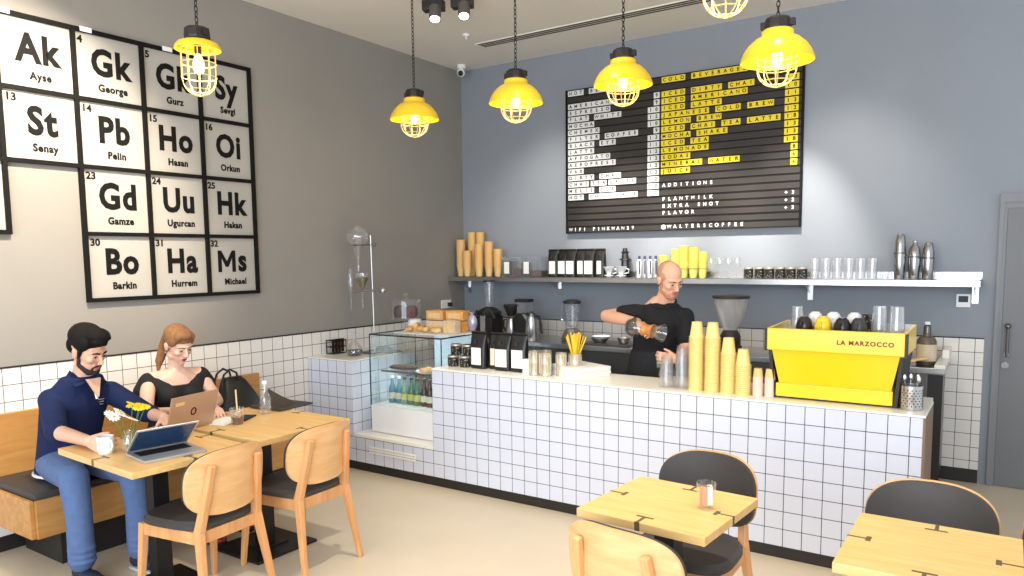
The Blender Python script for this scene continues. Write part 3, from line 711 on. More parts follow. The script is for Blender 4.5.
# mug held by the man
mg = thing('coffee_mug', 'white coffee mug held in the hand of the man in the blue shirt', 'mug', (1.195, -4.455, T), room=False)
MB().lathe([(0, 0), (0.032, 0), (0.038, 0.01), (0.039, 0.085), (0.035, 0.085), (0.034, 0.012), (0, 0.01)], n=24).build('cup', 'white', mg, smooth=True)
MB().tube([(0.037, 0.0, 0.07), (0.058, 0.0, 0.066), (0.062, 0.0, 0.04), (0.05, 0.0, 0.022), (0.036, 0.0, 0.02)], 0.005, 8).build('handle', 'white', mg, smooth=True)
M['coffee'] = mat('dark_coffee', (46, 24, 14), 0.6, spec=0.1)
MB().lathe([(0, 0.066), (0.034, 0.066), (0.0345, 0.068), (0, 0.068)], n=20).build('coffee', 'coffee', mg, 'dark coffee')
# iced coffee
ic = thing('iced_coffee', 'clear plastic cup of iced coffee with a pale straw on the left table', 'drink', (1.205, -3.715, T), room=False)
MB().lathe(tumbler_prof(0.032, 0.043, 0.095, 0.002, 0.003), n=24).build('cup', 'glass', ic, smooth=True)
M['iced'] = mat('iced_coffee_liquid', (88, 44, 22), 0.5, spec=0.1)
MB().lathe([(0, 0.004), (0.029, 0.004), (0.0345, 0.042), (0, 0.042)], n=20).build('coffee', 'iced', ic, 'brown coffee')
M['ice'] = mat('ice', (190, 176, 158), 0.2)
q = MB()
for k in range(4): q.box((0.014 * math.cos(k * 1.7), 0.014 * math.sin(k * 1.7), 0.046 + 0.006 * (k % 2)), (0.02, 0.02, 0.018), (k, k * 0.7, 0), 0.003)
q.build('ice', 'ice', ic)
M['strawm'] = mat('pale_straw', (236, 214, 150), 0.5)
MB().rod((-0.012, 0.012, 0.01), (0.004, -0.006, 0.2), 0.0042, n=10).build('straw', 'strawm', ic, 'pale straw')
# water bottle
wb = thing('water_bottle', 'clear glass water bottle standing by the dark folder', 'bottle', (1.10, -3.44, T), room=False)
MB().lathe([(0, 0), (0.032, 0), (0.034, 0.01), (0.034, 0.09), (0.026, 0.115), (0.014, 0.145), (0.0125, 0.185), (0.0105, 0.185), (0.012, 0.145), (0.024, 0.114), (0.031, 0.09), (0.031, 0.006), (0, 0.006)], n=24).build('body', 'glass', wb, smooth=True)
MB().lathe([(0, 0.183), (0.0145, 0.183), (0.0145, 0.203), (0, 0.203)], n=16).build('cap', 'white', wb, 'white cap')
MB().lathe([(0.0345, 0.03), (0.0347, 0.03), (0.0347, 0.075), (0.0345, 0.075)], n=24).build('label', 'plastic_c', wb)
# phone and paper
tag(MB().box((1.115, -3.60, T + 0.0055), (0.075, 0.15, 0.009), (0, 0, 0.5), 0.003).build('phone', 'keys'), 'dark phone lying beside the iced coffee', 'phone')
tag(MB().box((1.075, -3.71, T + 0.002), (0.16, 0.20, 0.002), (0, 0, 0.25)).build('paper_napkin', 'paper'), 'white napkin under the iced coffee and phone', 'napkin')
# dark leather folder
fo = thing('leather_folder', 'dark brown soft leather folder at the far end of the left table', 'folder', (1.03, -3.235, T), room=False)
M['folder'] = mat('dark_brown_leather', (62, 52, 46), 0.5, var=0.1, scale=30, bump=0.15)
bm_ = MB(); n1, n2 = 14, 10
def fpt(i, j, dz): 
    u = i / n1; v = j / n2
    x = -0.15 + 0.26 * u; y = -0.13 + 0.26 * v - 0.03 * (1 - u)
    ridge = math.exp(-((v - 0.58) / 0.2) ** 2) * max(0.0, 1 - u * 1.15)
    return V((x, y, 0.006 + dz + 0.085 * ridge))
for dz in (0.0, 0.012):
    g_ = [[bm_.bm.verts.new(fpt(i, j, dz)) for j in range(n2 + 1)] for i in range(n1 + 1)]
    for i in range(n1):
        for j in range(n2): bm_.bm.faces.new((g_[i][j], g_[i + 1][j], g_[i + 1][j + 1], g_[i][j + 1]))
    if dz == 0.0: g0 = g_
edge = [(i, 0) for i in range(n1)] + [(n1, j) for j in range(n2)] + [(i, n2) for i in range(n1, 0, -1)] + [(0, j) for j in range(n2, 0, -1)]
for a, b in zip(edge, edge[1:] + edge[:1]): bm_.bm.faces.new((g0[a[0]][a[1]], g0[b[0]][b[1]], g_[b[0]][b[1]], g_[a[0]][a[1]]))
bm_.build('body', 'folder', fo, smooth=True)
MB().box((0.045, -0.02, 0.021), (0.02, 0.055, 0.002), (0, 0.0, 0.15)).build('badge', 'steel_d', fo, 'small pale badge')
# black bag on the bench
bg = thing('black_handbag', 'black leather handbag with looped handles on the bench beside the woman', 'bag', (0.30, -3.07, 0.464), room=False)
def bag_ring(z, a, b, dy=0.0, e=3.0): return [(u, w + dy, z) for u, w in super_pts(a, b, 32, e)]
M['bagleather'] = mat('black_leather', (24, 23, 23), 0.45, var=0.2, scale=20, bump=0.3)
MB().loft([bag_ring(0.0, 0.12, 0.20), bag_ring(0.03, 0.135, 0.22), bag_ring(0.16, 0.125, 0.20), bag_ring(0.28, 0.085, 0.13), bag_ring(0.37, 0.05, 0.09, -0.02), bag_ring(0.40, 0.02, 0.07, -0.03)]).build('body', 'bagleather', bg, smooth=True)
for s_ in (-1, 1):
    MB().tube([(s_ * 0.05, -0.17, 0.20), (s_ * 0.045, -0.16, 0.33), (s_ * 0.04, -0.12, 0.43), (s_ * 0.04, -0.07, 0.46), (s_ * 0.04, -0.02, 0.43), (s_ * 0.04, 0.0, 0.34)], 0.008, 8).build('handle', 'bagleather', bg, smooth=True)
MB().slab((0.118, 0.137), (-0.09, 0.09), (0.06, 0.18), 0.008).build('pocket', 'bagleather', bg)
# glass of sugar sachets on the small table
sg = thing('sugar_glass', 'clear glass of brown and white sugar sachets on the small oak table', 'glass', (3.937, -3.68, T), room=False)
MB().lathe(tumbler_prof(0.031, 0.037, 0.098), n=28).build('glass', 'glass', sg, smooth=True)
M['sach_b'] = mat('brown_sachet', (196, 140, 96), 0.6); M['sach_d'] = mat('dark_sachet', (120, 84, 62), 0.6)
names = ['tan sugar sachet at the front left of the sachet glass', 'tan sugar sachet at the front of the sachet glass', 'dark brown sugar sachet in the middle of the sachet glass', 'tan sugar sachet at the back left of the sachet glass', 'white sugar sachet at the right of the sachet glass', 'white sugar sachet at the back of the sachet glass']
for k, (x, y, m_, rz) in enumerate([(-0.012, -0.008, 'sach_b', 0.3), (0.0, -0.013, 'sach_b', 0.5), (0.004, 0.0, 'sach_d', 0.4), (-0.013, 0.006, 'sach_b', 0.2), (0.014, 0.002, 'paper', 0.6), (0.008, 0.013, 'paper', 0.7)]):
    tag(MB().box((3.937 + x, -3.68 + y, T + 0.043 + 0.004 * (k % 3)), (0.020, 0.003, 0.07), (0, 0, rz), 0.001).build('sugar_sachet', m_), names[k], 'sachet', 'sugar sachets in the glass')
# ------------------------------------------------------------------ display case
ZT = ZC + 0.012      # counter top
dc = thing('display_case', 'glass display case of food and bottles between pillar block and counter', 'display case', (0.98, -1.8, 0.296))
DX0, DX1, DY0, DY1, DZ = 0.612, 1.346, -2.05, -1.50, 1.083
MB().slab((DX0, DX1), (DY0, DY1), (0.30, 0.515), 0.004).build('base', 'white', dc, 'pale grey lower body')
gl = MB()
gl.slab((DX0, DX1), (DY0, DY0 + 0.006), (0.515, DZ)).slab((DX0, DX0 + 0.006), (DY0 + 0.006, DY1), (0.515, DZ)).slab((DX1 - 0.006, DX1), (DY0 + 0.006, DY1), (0.515, DZ)).slab((DX0, DX1), (DY0, DY1), (DZ, DZ + 0.006))
gl.build('glass', 'glass_v', dc, 'clear glass panes')
fr = MB(); e = 0.006
for y in (DY0, DY1): fr.slab((DX0 - 0.002, DX1 + 0.002), (y - 0.003, y + e), (DZ - 0.004, DZ + e))
for x in (DX0, DX1): fr.slab((x - e / 2, x + e / 2), (DY0, DY1), (DZ - 0.004, DZ + e)); fr.slab((x - e / 2, x + e / 2), (DY0 - 0.003, DY0 + e - 0.003), (0.515, DZ)); fr.slab((x - e / 2, x + e / 2), (DY1 - e, DY1), (0.515, DZ))
fr.build('frame', 'black', dc, 'thin black edges')
M['case_back'] = mat('pale_blue_case_back', (196, 214, 226), 0.4, var=0.03)
MB().slab((DX0 + 0.22, DX1), (DY1 - 0.012, DY1 - 0.006), (0.515, DZ)).build('back', 'case_back', dc, 'pale blue back panel')
MB().slab((DX0 + 0.10, DX1 - 0.008), (DY0 + 0.02, DY1 - 0.02), (0.795, 0.803)).build('shelf', 'glass_v', dc, 'glass shelf')
MB().slab((DX0 + 0.10, DX1 - 0.008), (DY0 + 0.014, DY0 + 0.02), (0.792, 0.806)).build('shelf_edge', 'steel', dc)
MB().slab((DX0 + 0.01, DX1 - 0.01), (DY0 + 0.01, DY1 - 0.015), (0.515, 0.520)).build('floor_plate', 'white', dc)
MB().slab((DX0 + 0.05, DX1 - 0.05), (DY1 - 0.05, DY1 - 0.03), (DZ - 0.018, DZ - 0.006), 0.003).build('light_strip', M['strip'] if 'strip' in M else mat('lit_case_strip', (235, 244, 255), 0.4, emit=(235, 244, 255), estr=2.5), dc, 'lit strip under the glass top')
for z in (DZ - 0.03, 0.78):
    area_light('display_case_light', (0.98, -1.80, z), (0.98, -1.80, 0.0), (0.6, 0.4), 2.2, (0.92, 0.97, 1.0))
# bottles in the case
M['b_blue'] = mat('blue_label', (84, 136, 160), 0.4); M['b_green'] = mat('green_glass', (70, 110, 84), 0.12); M['b_clear'] = mat('pale_green_glass', (120, 152, 132), 0.12)
M['b_brown'] = mat('brown_glass', (66, 28, 14), 0.12); M['b_lab'] = mat('cream_label', (228, 220, 200), 0.6); M['b_cap'] = mat('dark_cap', (50, 44, 40), 0.4); M['b_ylab'] = mat('yellow_green_label', (206, 206, 120), 0.6)
BP = [(0, 0), (0.029, 0), (0.031, 0.008), (0.031, 0.10), (0.024, 0.13), (0.013, 0.16), (0.012, 0.20), (0.0, 0.20)]
for k, (m1, lab, txt) in enumerate([('b_blue', 'b_lab', 'blue water bottle at the left end of the display case row'), ('b_blue', 'b_lab', 'blue water bottle second from the left in the display case'), ('b_clear', 'b_ylab', 'pale green bottle third from the left in the display case'),
        ('b_green', 'b_ylab', 'green bottle in the middle of the display case row'), ('b_green', 'b_ylab', 'green bottle next to the brown bottles in the display case'), ('b_brown', 'b_lab', 'brown bottle next to the green bottles in the display case'), ('b_brown', 'b_lab', 'brown bottle second from the right in the display case'), ('b_brown', 'b_lab', 'brown bottle at the right end, against the counter edge')]):
    x, y = 0.705 + k * 0.0665, -1.90 + 0.010 * (k % 2) 
    t = thing('drink_bottle', txt, 'bottle', (x, y, 0.521), 'drink bottles in the display case', room=False)
    MB().lathe(BP, n=20).build('body', m1, t, smooth=True)
    MB().lathe([(0.0315, 0.035), (0.0318, 0.035), (0.0318, 0.085), (0.0315, 0.085)], n=20).build('label', lab, t, 'pale label')
    MB().lathe([(0, 0.198), (0.0145, 0.198), (0.0145, 0.216), (0, 0.216)], n=16).build('cap', 'b_cap' if k > 1 else 'white', t)
# food on the case shelf
M['loaf'] = mat('dark_bread', (96, 72, 58), 0.8, var=0.3, scale=40, bump=0.5); M['crust'] = mat('golden_pastry', (216, 164, 90), 0.7, var=0.3, scale=30, bump=0.4); M['cookie'] = mat('pale_cookie', (224, 190, 136), 0.7, var=0.25, scale=35, bump=0.4)
M['greens'] = mat('salad_leaf', (92, 112, 58), 0.6, var=0.4, scale=30); M['tray'] = mat('white_tray', (232, 230, 226), 0.4)
tag(MB().loft([[(0.80 + 0.17 * f + w * 0.035 * r + 0.0, -1.94 + u * 0.05 * r + 0.04 * f, 0.823 + v * 0.02 * r) for u, v, w in [(math.cos(2 * PI * k / 14), math.sin(2 * PI * k / 14), 0) for k in range(14)]] for f, r in ((-0.35, 0.3), (-0.2, 0.8), (0.1, 1.0), (0.6, 1.0), (0.9, 0.8), (1.0, 0.3))]).build('bread_loaf', 'loaf', smooth=True), 'long dark bread loaf on the display case shelf', 'bread')
tr = thing('serving_tray', 'white serving tray on the display case shelf at the right', 'tray', (1.15, -1.92, 0.804), room=False)
MB().lathe([(0, 0), (0.12, 0), (0.135, 0.012), (0.13, 0.012), (0.118, 0.004), (0, 0.004)], n=28).build('dish', 'tray', tr, smooth=True)
for k in range(7):
    a = k * 2 * PI / 7; r = 0.075 if k else 0.0
    c_ = MB().lathe([(0, 0), (0.026, 0.0), (0.031, 0.008), (0.026, 0.02), (0.012, 0.026), (0, 0.027)], (1.15 + r * math.cos(a), -1.92 + r * math.sin(a), 0.809), 14)
    tag(c_.build('cookie', 'cookie' if k % 2 else 'crust', smooth=True), 'small golden cookie on the white tray inside the display case', 'cookie', 'cookies on the case tray')
gm = MB()
for k in range(10): gm.ball((1.235 + random.uniform(-0.03, 0.03), -1.99 + random.uniform(-0.02, 0.02), 0.815 + random.uniform(0, 0.02)), (0.02, 0.012, 0.006), Euler((random.random() * 2, random.random() * 2, random.random() * 3)).to_matrix(), 8, 6)
tag(gm.build('salad_leaves', 'greens', smooth=True), 'loose salad leaves on the display case shelf', 'salad', kind='stuff')

# on top of the case
tray2 = MB().slab((0.76, 1.335), (-1.93, -1.54), (DZ + 0.007, DZ + 0.015), 0.003).build('display_board', 'tray')
tag(tray2, 'white board under the pastries on top of the display case', 'board')
M['box'] = mat('kraft_cookie_bag', (214, 160, 100), 0.55, var=0.35, scale=26); M['boxo'] = mat('orange_cookie_bag', (230, 160, 80), 0.5, var=0.4, scale=26); M['clearbag'] = mat('clear_wrapped_cookies', (214, 190, 160), 0.3, var=0.4, scale=40)
ZB = DZ + 0.015
def cookie_box(label, x, y, z, w, d, h, m, rz=0.0):
    t = thing('cookie_box', label, 'box', (x, y, z), 'cookie packs on the display case', room=False); t.rotation_euler = (0, 0, rz)
    MB().box((0, 0, h / 2), (w, d, h), None, 0.006).build('carton', m, t)
    MB().box((0, -d / 2 - 0.001, h * 0.5), (w * 0.7, 0.002, h * 0.55)).build('label', 'cookie', t, 'printed front')
    MB().box((0, 0, h + 0.002), (w * 0.5, d * 0.5, 0.004), None, 0.001).build('lid', m, t)
cookie_box('kraft cookie box, lower left of the boxes on the display case', 1.01, -1.66, ZB, 0.17, 0.12, 0.085, 'clearbag')
cookie_box('kraft cookie box stacked on the lower left box on the display case', 1.01, -1.66, ZB + 0.09, 0.17, 0.12, 0.075, 'box')
cookie_box('orange cookie box, lower right of the boxes on the display case', 1.19, -1.64, ZB, 0.17, 0.12, 0.085, 'boxo')
cookie_box('orange cookie box stacked on the lower right box on the display case', 1.19, -1.64, ZB + 0.09, 0.16, 0.12, 0.075, 'boxo', 0.1)
cookie_box('small clear cookie pack in front of the orange boxes on the display case', 1.235, -1.78, ZB, 0.13, 0.07, 0.10, 'clearbag', -0.1)
for k, (x, y, m_, rz) in enumerate([(0.80, -1.74, 'cookie', 0.4), (0.865, -1.71, 'crust', 1.2), (0.92, -1.79, 'crust', 0.2), (1.0, -1.81, 'cookie', 2.0), (1.08, -1.80, 'crust', 0.9), (0.84, -1.82, 'crust', 2.2), (1.13, -1.84, 'cookie', 0.3)]):
    if k == 0:
        b = MB().prism([(-0.07, 0.0), (0.05, 0.0), (0.05, 0.055), (0.03, 0.065)], 'y', -0.04, 0.04); b._mat(b.bm.verts, Matrix.Translation((x, y, ZB)) @ Matrix.Rotation(rz, 4, 'Z')); o = b.build('cake_slice', 'cookie'); tag(o, 'pale wedge of cake at the left of the pastries on the case', 'cake')
    else:
        b = MB().ball((0, 0, 0.022), (0.042, 0.026, 0.022), None, 14, 8); b._mat(b.bm.verts, Matrix.Translation((x, y, ZB)) @ Matrix.Rotation(rz, 4, 'Z')); o = b.build('pastry', m_, smooth=True)
        tag(o, 'small %s pastry, %s from the cake wedge on the display case' % ('golden' if m_ == 'crust' else 'pale', nth(k)), 'pastry', 'pastries on the display case')
b = MB().ball((0, 0, 0.07), (0.045, 0.035, 0.07), None, 14, 10).rod((0, 0, 0.12), (0, 0, 0.155), 0.008, 0.025); b._mat(b.bm.verts, Matrix.Translation((1.30, -1.60, ZB))); M['foil'] = mat('silver_blue_foil', (176, 178, 206), 0.3, metal=0.4, var=0.3, scale=30, bump=0.4)
tag(b.build('foil_pouch', 'foil', smooth=True), 'silver foil pouch at the right end on top of the display case', 'pouch')
# glass cake stand behind
cs = thing('cake_stand', 'domed glass cake stand with dark cakes beside the display case', 'cake stand', (0.565, -1.56, ZC + 0.01), room=False)
MB().lathe([(0, 0), (0.06, 0), (0.062, 0.006), (0.015, 0.018), (0.012, 0.26), (0.03, 0.285), (0.145, 0.292), (0.15, 0.302), (0, 0.302)], n=28).build('stand', 'plastic_c', cs, smooth=True)
MB().lathe([(0.130, 0.304), (0.130, 0.44), (0.124, 0.46), (0.02, 0.468), (0.016, 0.475), (0.034, 0.497), (0.022, 0.508), (0, 0.51)], n=28).build('dome', 'glass', cs, 'clear glass dome', smooth=True)
M['darkcake'] = mat('dark_cake', (58, 34, 32), 0.7, var=0.3, scale=30, bump=0.4); M['redcake'] = mat('dark_red_cake', (96, 42, 44), 0.7, var=0.3, scale=30, bump=0.4)
for x, y, m_, l_ in ((0.515, -1.58, 'darkcake', 'dark chocolate cake at the left under the glass dome'), (0.61, -1.54, 'redcake', 'dark red cake at the right under the glass dome')):
    tag(MB().lathe([(0, 0), (0.045, 0.0), (0.055, 0.035), (0.05, 0.08), (0.03, 0.10), (0, 0.104)], (x, y, ZC + 0.01 + 0.303), 18).build('small_cake', m_, smooth=True), l_, 'cake')
# lab glassware on the pillar block
ls = thing('lab_stand', 'steel laboratory stand with clamps holding glass coffee funnels', 'lab stand', (0.29, -1.74, ZC + 0.01), room=False)
MB().slab((-0.06, 0.10), (-0.07, 0.07), (0, 0.012), 0.003).build('base', 'steel_d', ls)
MB().rod((0.055, 0.02, 0.01), (0.04, 0.02, 1.0), 0.006, n=12).build('rod', 'steel', ls)
MB().rod((0.08, 0.02, 0.92), (-0.09, 0.02, 0.92), 0.005).ball((0.085, 0.02, 0.92), 0.016).tube([(-0.09 + 0.06 * math.cos(2 * PI * k / 20) - 0.0, 0.02 + 0.06 * math.sin(2 * PI * k / 20), 0.92) for k in range(20)], 0.004, 6, closed=True).build('ring_clamp', 'steel_d', ls, smooth=True)
cl = MB().rod((0.15, 0.02, 0.535), (-0.05, 0.02, 0.53), 0.011).rod((-0.05, 0.02, 0.53), (-0.19, 0.02, 0.52), 0.007).ball((0.165, 0.02, 0.535), 0.026); cl.build('arm_clamp', 'steel', ls, smooth=True)
fx = V((0.175, -1.72, ZC + 0.01))
fn = MB().lathe([(0.03, 1.09), (0.07, 1.06), (0.098, 1.02), (0.10, 0.985), (0.085, 0.94), (0.05, 0.915), (0.032, 0.86), (0.014, 0.80), (0.010, 0.70), (0.008, 0.70), (0.012, 0.80), (0.03, 0.862), (0.047, 0.917), (0.082, 0.943), (0.096, 0.985), (0.094, 1.018), (0.068, 1.055), (0.028, 1.085)], fx, 28)
tag(fn.build('glass_globe_funnel', 'glass', smooth=True), 'round glass globe held in the upper ring of the lab stand', 'glass funnel')
dr = thing('coffee_dripper', 'glass dripper with wet coffee filter on the middle clamp of the lab stand', 'dripper', (0.215, -1.72, 0), room=True)
M['grounds'] = mat('wet_coffee_grounds', (104, 92, 52), 0.6)
MB().lathe([(0.0, 1.43), (0.012, 1.43), (0.05, 1.50), (0.052, 1.525), (0.0, 1.525)], (0.215, -1.72, 0), 20).build('filter', 'grounds', dr, 'olive brown filter', smooth=True)
MB().lathe([(0.008, 1.25), (0.009, 1.41), (0.02, 1.43), (0.056, 1.505), (0.058, 1.56), (0.055, 1.56), (0.053, 1.505), (0.016, 1.43)], (0.215, -1.72, 0), 20).build('cone', 'glass', dr, smooth=True)
tag(MB().lathe([(0.006, 1.24), (0.008, 1.38), (0.02, 1.42), (0.024, 1.50), (0.02, 1.57), (0.012, 1.60), (0.010, 1.60), (0.018, 1.565), (0.021, 1.50), (0.017, 1.42), (0.005, 1.38)], (0.075, -1.72, 0), 18).build('glass_drip_tube', 'glass', smooth=True), 'slim glass drip tube at the left end of the clamp', 'glass tube')
fk = thing('round_flask', 'round glass flask with dark coffee on the tiled block', 'flask', (0.325, -1.94, ZC + 0.01), room=False)
MB().lathe([(0, 0), (0.05, 0), (0.07, 0.03), (0.066, 0.07), (0.035, 0.11), (0.018, 0.13), (0.018, 0.19), (0.024, 0.195), (0.021, 0.195), (0.015, 0.188), (0.015, 0.13), (0.032, 0.107), (0.062, 0.068), (0.066, 0.03), (0.048, 0.004), (0, 0.004)], n=28).build('bulb', 'glass', fk, smooth=True)
MB().lathe([(0, 0.005), (0.048, 0.005), (0.0645, 0.03), (0.0645, 0.05), (0, 0.05)], n=24).build('coffee', 'coffee', fk, 'dark coffee')
tb = thing('test_tube_rack', 'small black wire rack of dark test tubes on the tiled block', 'rack', (0.068, -1.90, ZC + 0.01), room=False)
rk = MB()
rk.slab((-0.045, 0.045), (-0.075, 0.075), (0.0, 0.006))
for z in (0.06, 0.115):
    for sx in (-1, 1): rk.slab(sorted((sx * 0.045, sx * 0.040)), (-0.075, 0.075), (z - 0.003, z + 0.003))
    for y in (-0.073, -0.037, 0.0, 0.037, 0.073): rk.slab((-0.045, 0.045), (y - 0.002, y + 0.002), (z - 0.003, z + 0.003))
for sx in (-1, 1):
    for sy in (-1, 1): rk.slab(sorted((sx * 0.045, sx * 0.039)), sorted((sy * 0.075, sy * 0.069)), (0, 0.119))
rk.build('frame', 'iron', tb)
for k in range(4):
    u = MB().lathe([(0, 0.012), (0.012, 0.016), (0.013, 0.12), (0.015, 0.124), (0, 0.124)], (0.02, -0.055 + k * 0.036, 0), 12).build('test_tube', 'coffee', tb, smooth=True)
tag(MB().lathe([(0, 0), (0.05, 0), (0.06, 0.02), (0.06, 0.07), (0.045, 0.085), (0, 0.088)], (0.68, -1.575, DZ + 0.006), 20).build('white_pot', 'white', smooth=True), 'small white rounded pot on the left end of the display case', 'pot')
ck = MB().loft([[(0.33 + 0.2 * f, -1.62 + 0.09 * u, ZC + 0.012 + hh * (1 - u * u)) for u in (-1, -0.5, 0, 0.5, 1)] + [(0.33 + 0.2 * f, -1.62 + 0.09, ZC + 0.0105), (0.33 + 0.2 * f, -1.62 - 0.09, ZC + 0.0105)] for f, hh in ((-0.6, 0.01), (-0.2, 0.03), (0.2, 0.055), (0.6, 0.03), (0.9, 0.01))])
tag(ck.build('folded_cloth', mat('grey_cloth', (104, 106, 110), 0.85, var=0.15, scale=20, bump=0.3), smooth=True), 'folded dark grey cloth lying on the tiled block behind the glass case', 'cloth')

# ------------------------------------------------------------------ things along the counter front
M['tin'] = mat('cream_metal_cup', (206, 194, 172), 0.32, metal=0.55, var=0.25, scale=40)
M['cupblack'] = speckle('black_patterned_cup', (34, 31, 29), (176, 166, 146), 75, 0.27)
def mug_short(label, x, y, z, r=0.042, h=0.082, m='cupblack', group=None):
    t = thing('espresso_cup', label, 'cup', (x, y, z), group, room=False)
    MB().lathe([(0, 0), (r * 0.9, 0), (r, 0.006), (r, h), (r - 0.004, h), (r - 0.005, 0.008), (0, 0.006)], n=24).build('cup', m, t, smooth=True)
    MB().lathe([(r + 0.0004, h - 0.012), (r + 0.001, h - 0.010), (r + 0.001, h - 0.002), (r + 0.0004, h)], n=24).build('band', 'tin', t, 'pale rim band')
GB = 'black patterned cups beside the display case'
mug_short('black patterned cup, lower left of the four beside the display case', 1.42, -2.00, ZT, group=GB)
mug_short('black patterned cup, lower right of the four beside the display case', 1.525, -1.995, ZT, group=GB)
mug_short('black patterned cup, upper left of the four beside the display case', 1.435, -1.98, ZT + 0.083, group=GB)
mug_short('black patterned cup, upper right of the four beside the display case', 1.54, -1.975, ZT + 0.083, group=GB)
# coffee bags
def coffee_bag(label, x, y, z, w, h, d, rz, lab, group, lw=0.7):
    t = thing('coffee_bag', label, 'coffee bag', (x, y, z), group, room=False); t.rotation_euler = (0, 0, rz)
    b = MB(); n = 22
    def ring(zz, ww, dd): return [(u, v, zz) for u, v in super_pts(ww / 2, dd / 2, n, 4)]
    b.loft([ring(0, w * 0.92, d * 0.8), ring(0.01, w, d), ring(h * 0.55, w * 1.0, d * 0.95), ring(h * 0.78, w * 0.98, d * 0.55), ring(h * 0.9, w * 0.97, d * 0.16), ring(h, w * 0.97, d * 0.12)])
    b.build('bag', 'bagblack', t, smooth=True)
    MB().box((0, -d / 2 - 0.0015, h * 0.34), (w * lw, 0.003, h * 0.46)).build('label', lab, t, 'blank white label')
    MB().slab((-w * 0.49, w * 0.49), (-d * 0.10, d * 0.10), (h * 0.93, h * 0.965), 0.001).build('seal', 'ink', t)
    tie = MB().box((-w * 0.12, -d * 0.36, h * 0.70), (0.012, 0.002, h * 0.22), (0.35, 0.5, 0)).build('tie', 'steel_d', t)
GK = 'black coffee bags on the counter'
coffee_bag('black coffee bag with white label, left end of the counter row', 1.655, -1.99, ZT, 0.14, 0.27, 0.075, -0.05, 'paper', GK, 0.62)
coffee_bag('narrow black coffee bag, second from left in the counter row', 1.77, -1.955, ZT, 0.09, 0.265, 0.06, 0.1, 'b_lab', GK, 0.5)
coffee_bag('black coffee bag with wide white label, third in the counter row', 1.87, -1.99, ZT, 0.135, 0.27, 0.075, 0.0, 'paper', GK, 0.72)
coffee_bag('black coffee bag with white label, right end of the counter row', 2.005, -1.99, ZT, 0.13, 0.275, 0.075, 0.05, 'paper', GK, 0.68)
tag(MB().box((2.085, -2.02, ZT + 0.05), (0.05, 0.04, 0.10), None, 0.003).build('paper_box', 'paper'), 'small white box between the coffee bags and the tins', 'box')
# tins / cups by the straws
def tin(label, x, y, h, r=0.038, n_stack=1):
    t = thing('metal_cup', label, 'cup', (x, y, ZT), 'pale metal cups on the counter', room=False)
    MB().lathe([(0, 0), (r * 0.92, 0), (r, 0.004), (r * 0.97, 0.01), (r, h * 0.5), (r * 1.03, h * 0.52), (r, h * 0.54), (r, h - 0.004), (r * 1.05, h), (r * 0.93, h), (r * 0.9, 0.01), (0, 0.008)], n=28).build('cup', 'tin', t, smooth=True)
    rb = MB()
    for k in range(10): a = 2 * PI * k / 10; rb.rod((r * 1.0 * math.cos(a), r * 1.0 * math.sin(a), 0.012), (r * 1.0 * math.cos(a), r * 1.0 * math.sin(a), h - 0.012), 0.0025, n=6)
    rb.build('rib', 'tin', t)
tin('tall pale metal cup, front left beside the coffee bags', 2.165, -2.05, 0.165)
tin('tall pale metal cup, front centre beside the stack of white plates', 2.25, -2.045, 0.16)
tin('pale metal cup at the back left of the metal cups', 2.20, -1.96, 0.16)
tin('pale metal cup between the front cups and the straws', 2.335, -1.98, 0.155, 0.036)
tin('pale metal cup holding the yellow straws', 2.41, -1.92, 0.15, 0.043)
M['straw_y'] = mat('yellow_straw', (246, 206, 50), 0.4)
for k in range(22):
    a = 2 * PI * k / 22 + random.uniform(-0.1, 0.1); sp = random.uniform(0.35, 1.0) if k % 3 else random.uniform(0.1, 0.4)
    dx, dy = math.cos(a), math.sin(a); L = random.uniform(0.262, 0.285)
    p0 = V((2.41 - dx * 0.024 * sp, -1.92 - dy * 0.024 * sp, ZT + 0.012)); p1 = V((2.41 + dx * 0.034 * sp, -1.92 + dy * 0.034 * sp, ZT + 0.15))
    p1 = p0 + (p1 - p0).normalized() * L
    tag(MB().rod(p0, p1, 0.0042, n=8).build('drinking_straw', 'straw_y'), 'yellow drinking straw in the metal cup on the counter', 'straw', 'yellow straws in the metal cup')
# stack of white trays
M['plate'] = mat('white_card', (240, 240, 236), 0.5, var=0.02)
for k in range(4):
    b = MB().box((0, 0, 0.008), (0.33, 0.29, 0.0155), None, 0.004); b._mat(b.bm.verts, Matrix.Translation((2.415 + 0.004 * (k % 2), -1.885 + 0.003 * (k % 3), ZT + 0.0165 * k)) @ Matrix.Rotation(-0.44 + 0.02 * (k % 2), 4, 'Z'))
    tag(b.build('white_tray', 'plate'), 'flat white tray, %s from the bottom of the stack on the counter' % nth(k + 1), 'tray', 'stacked white trays')
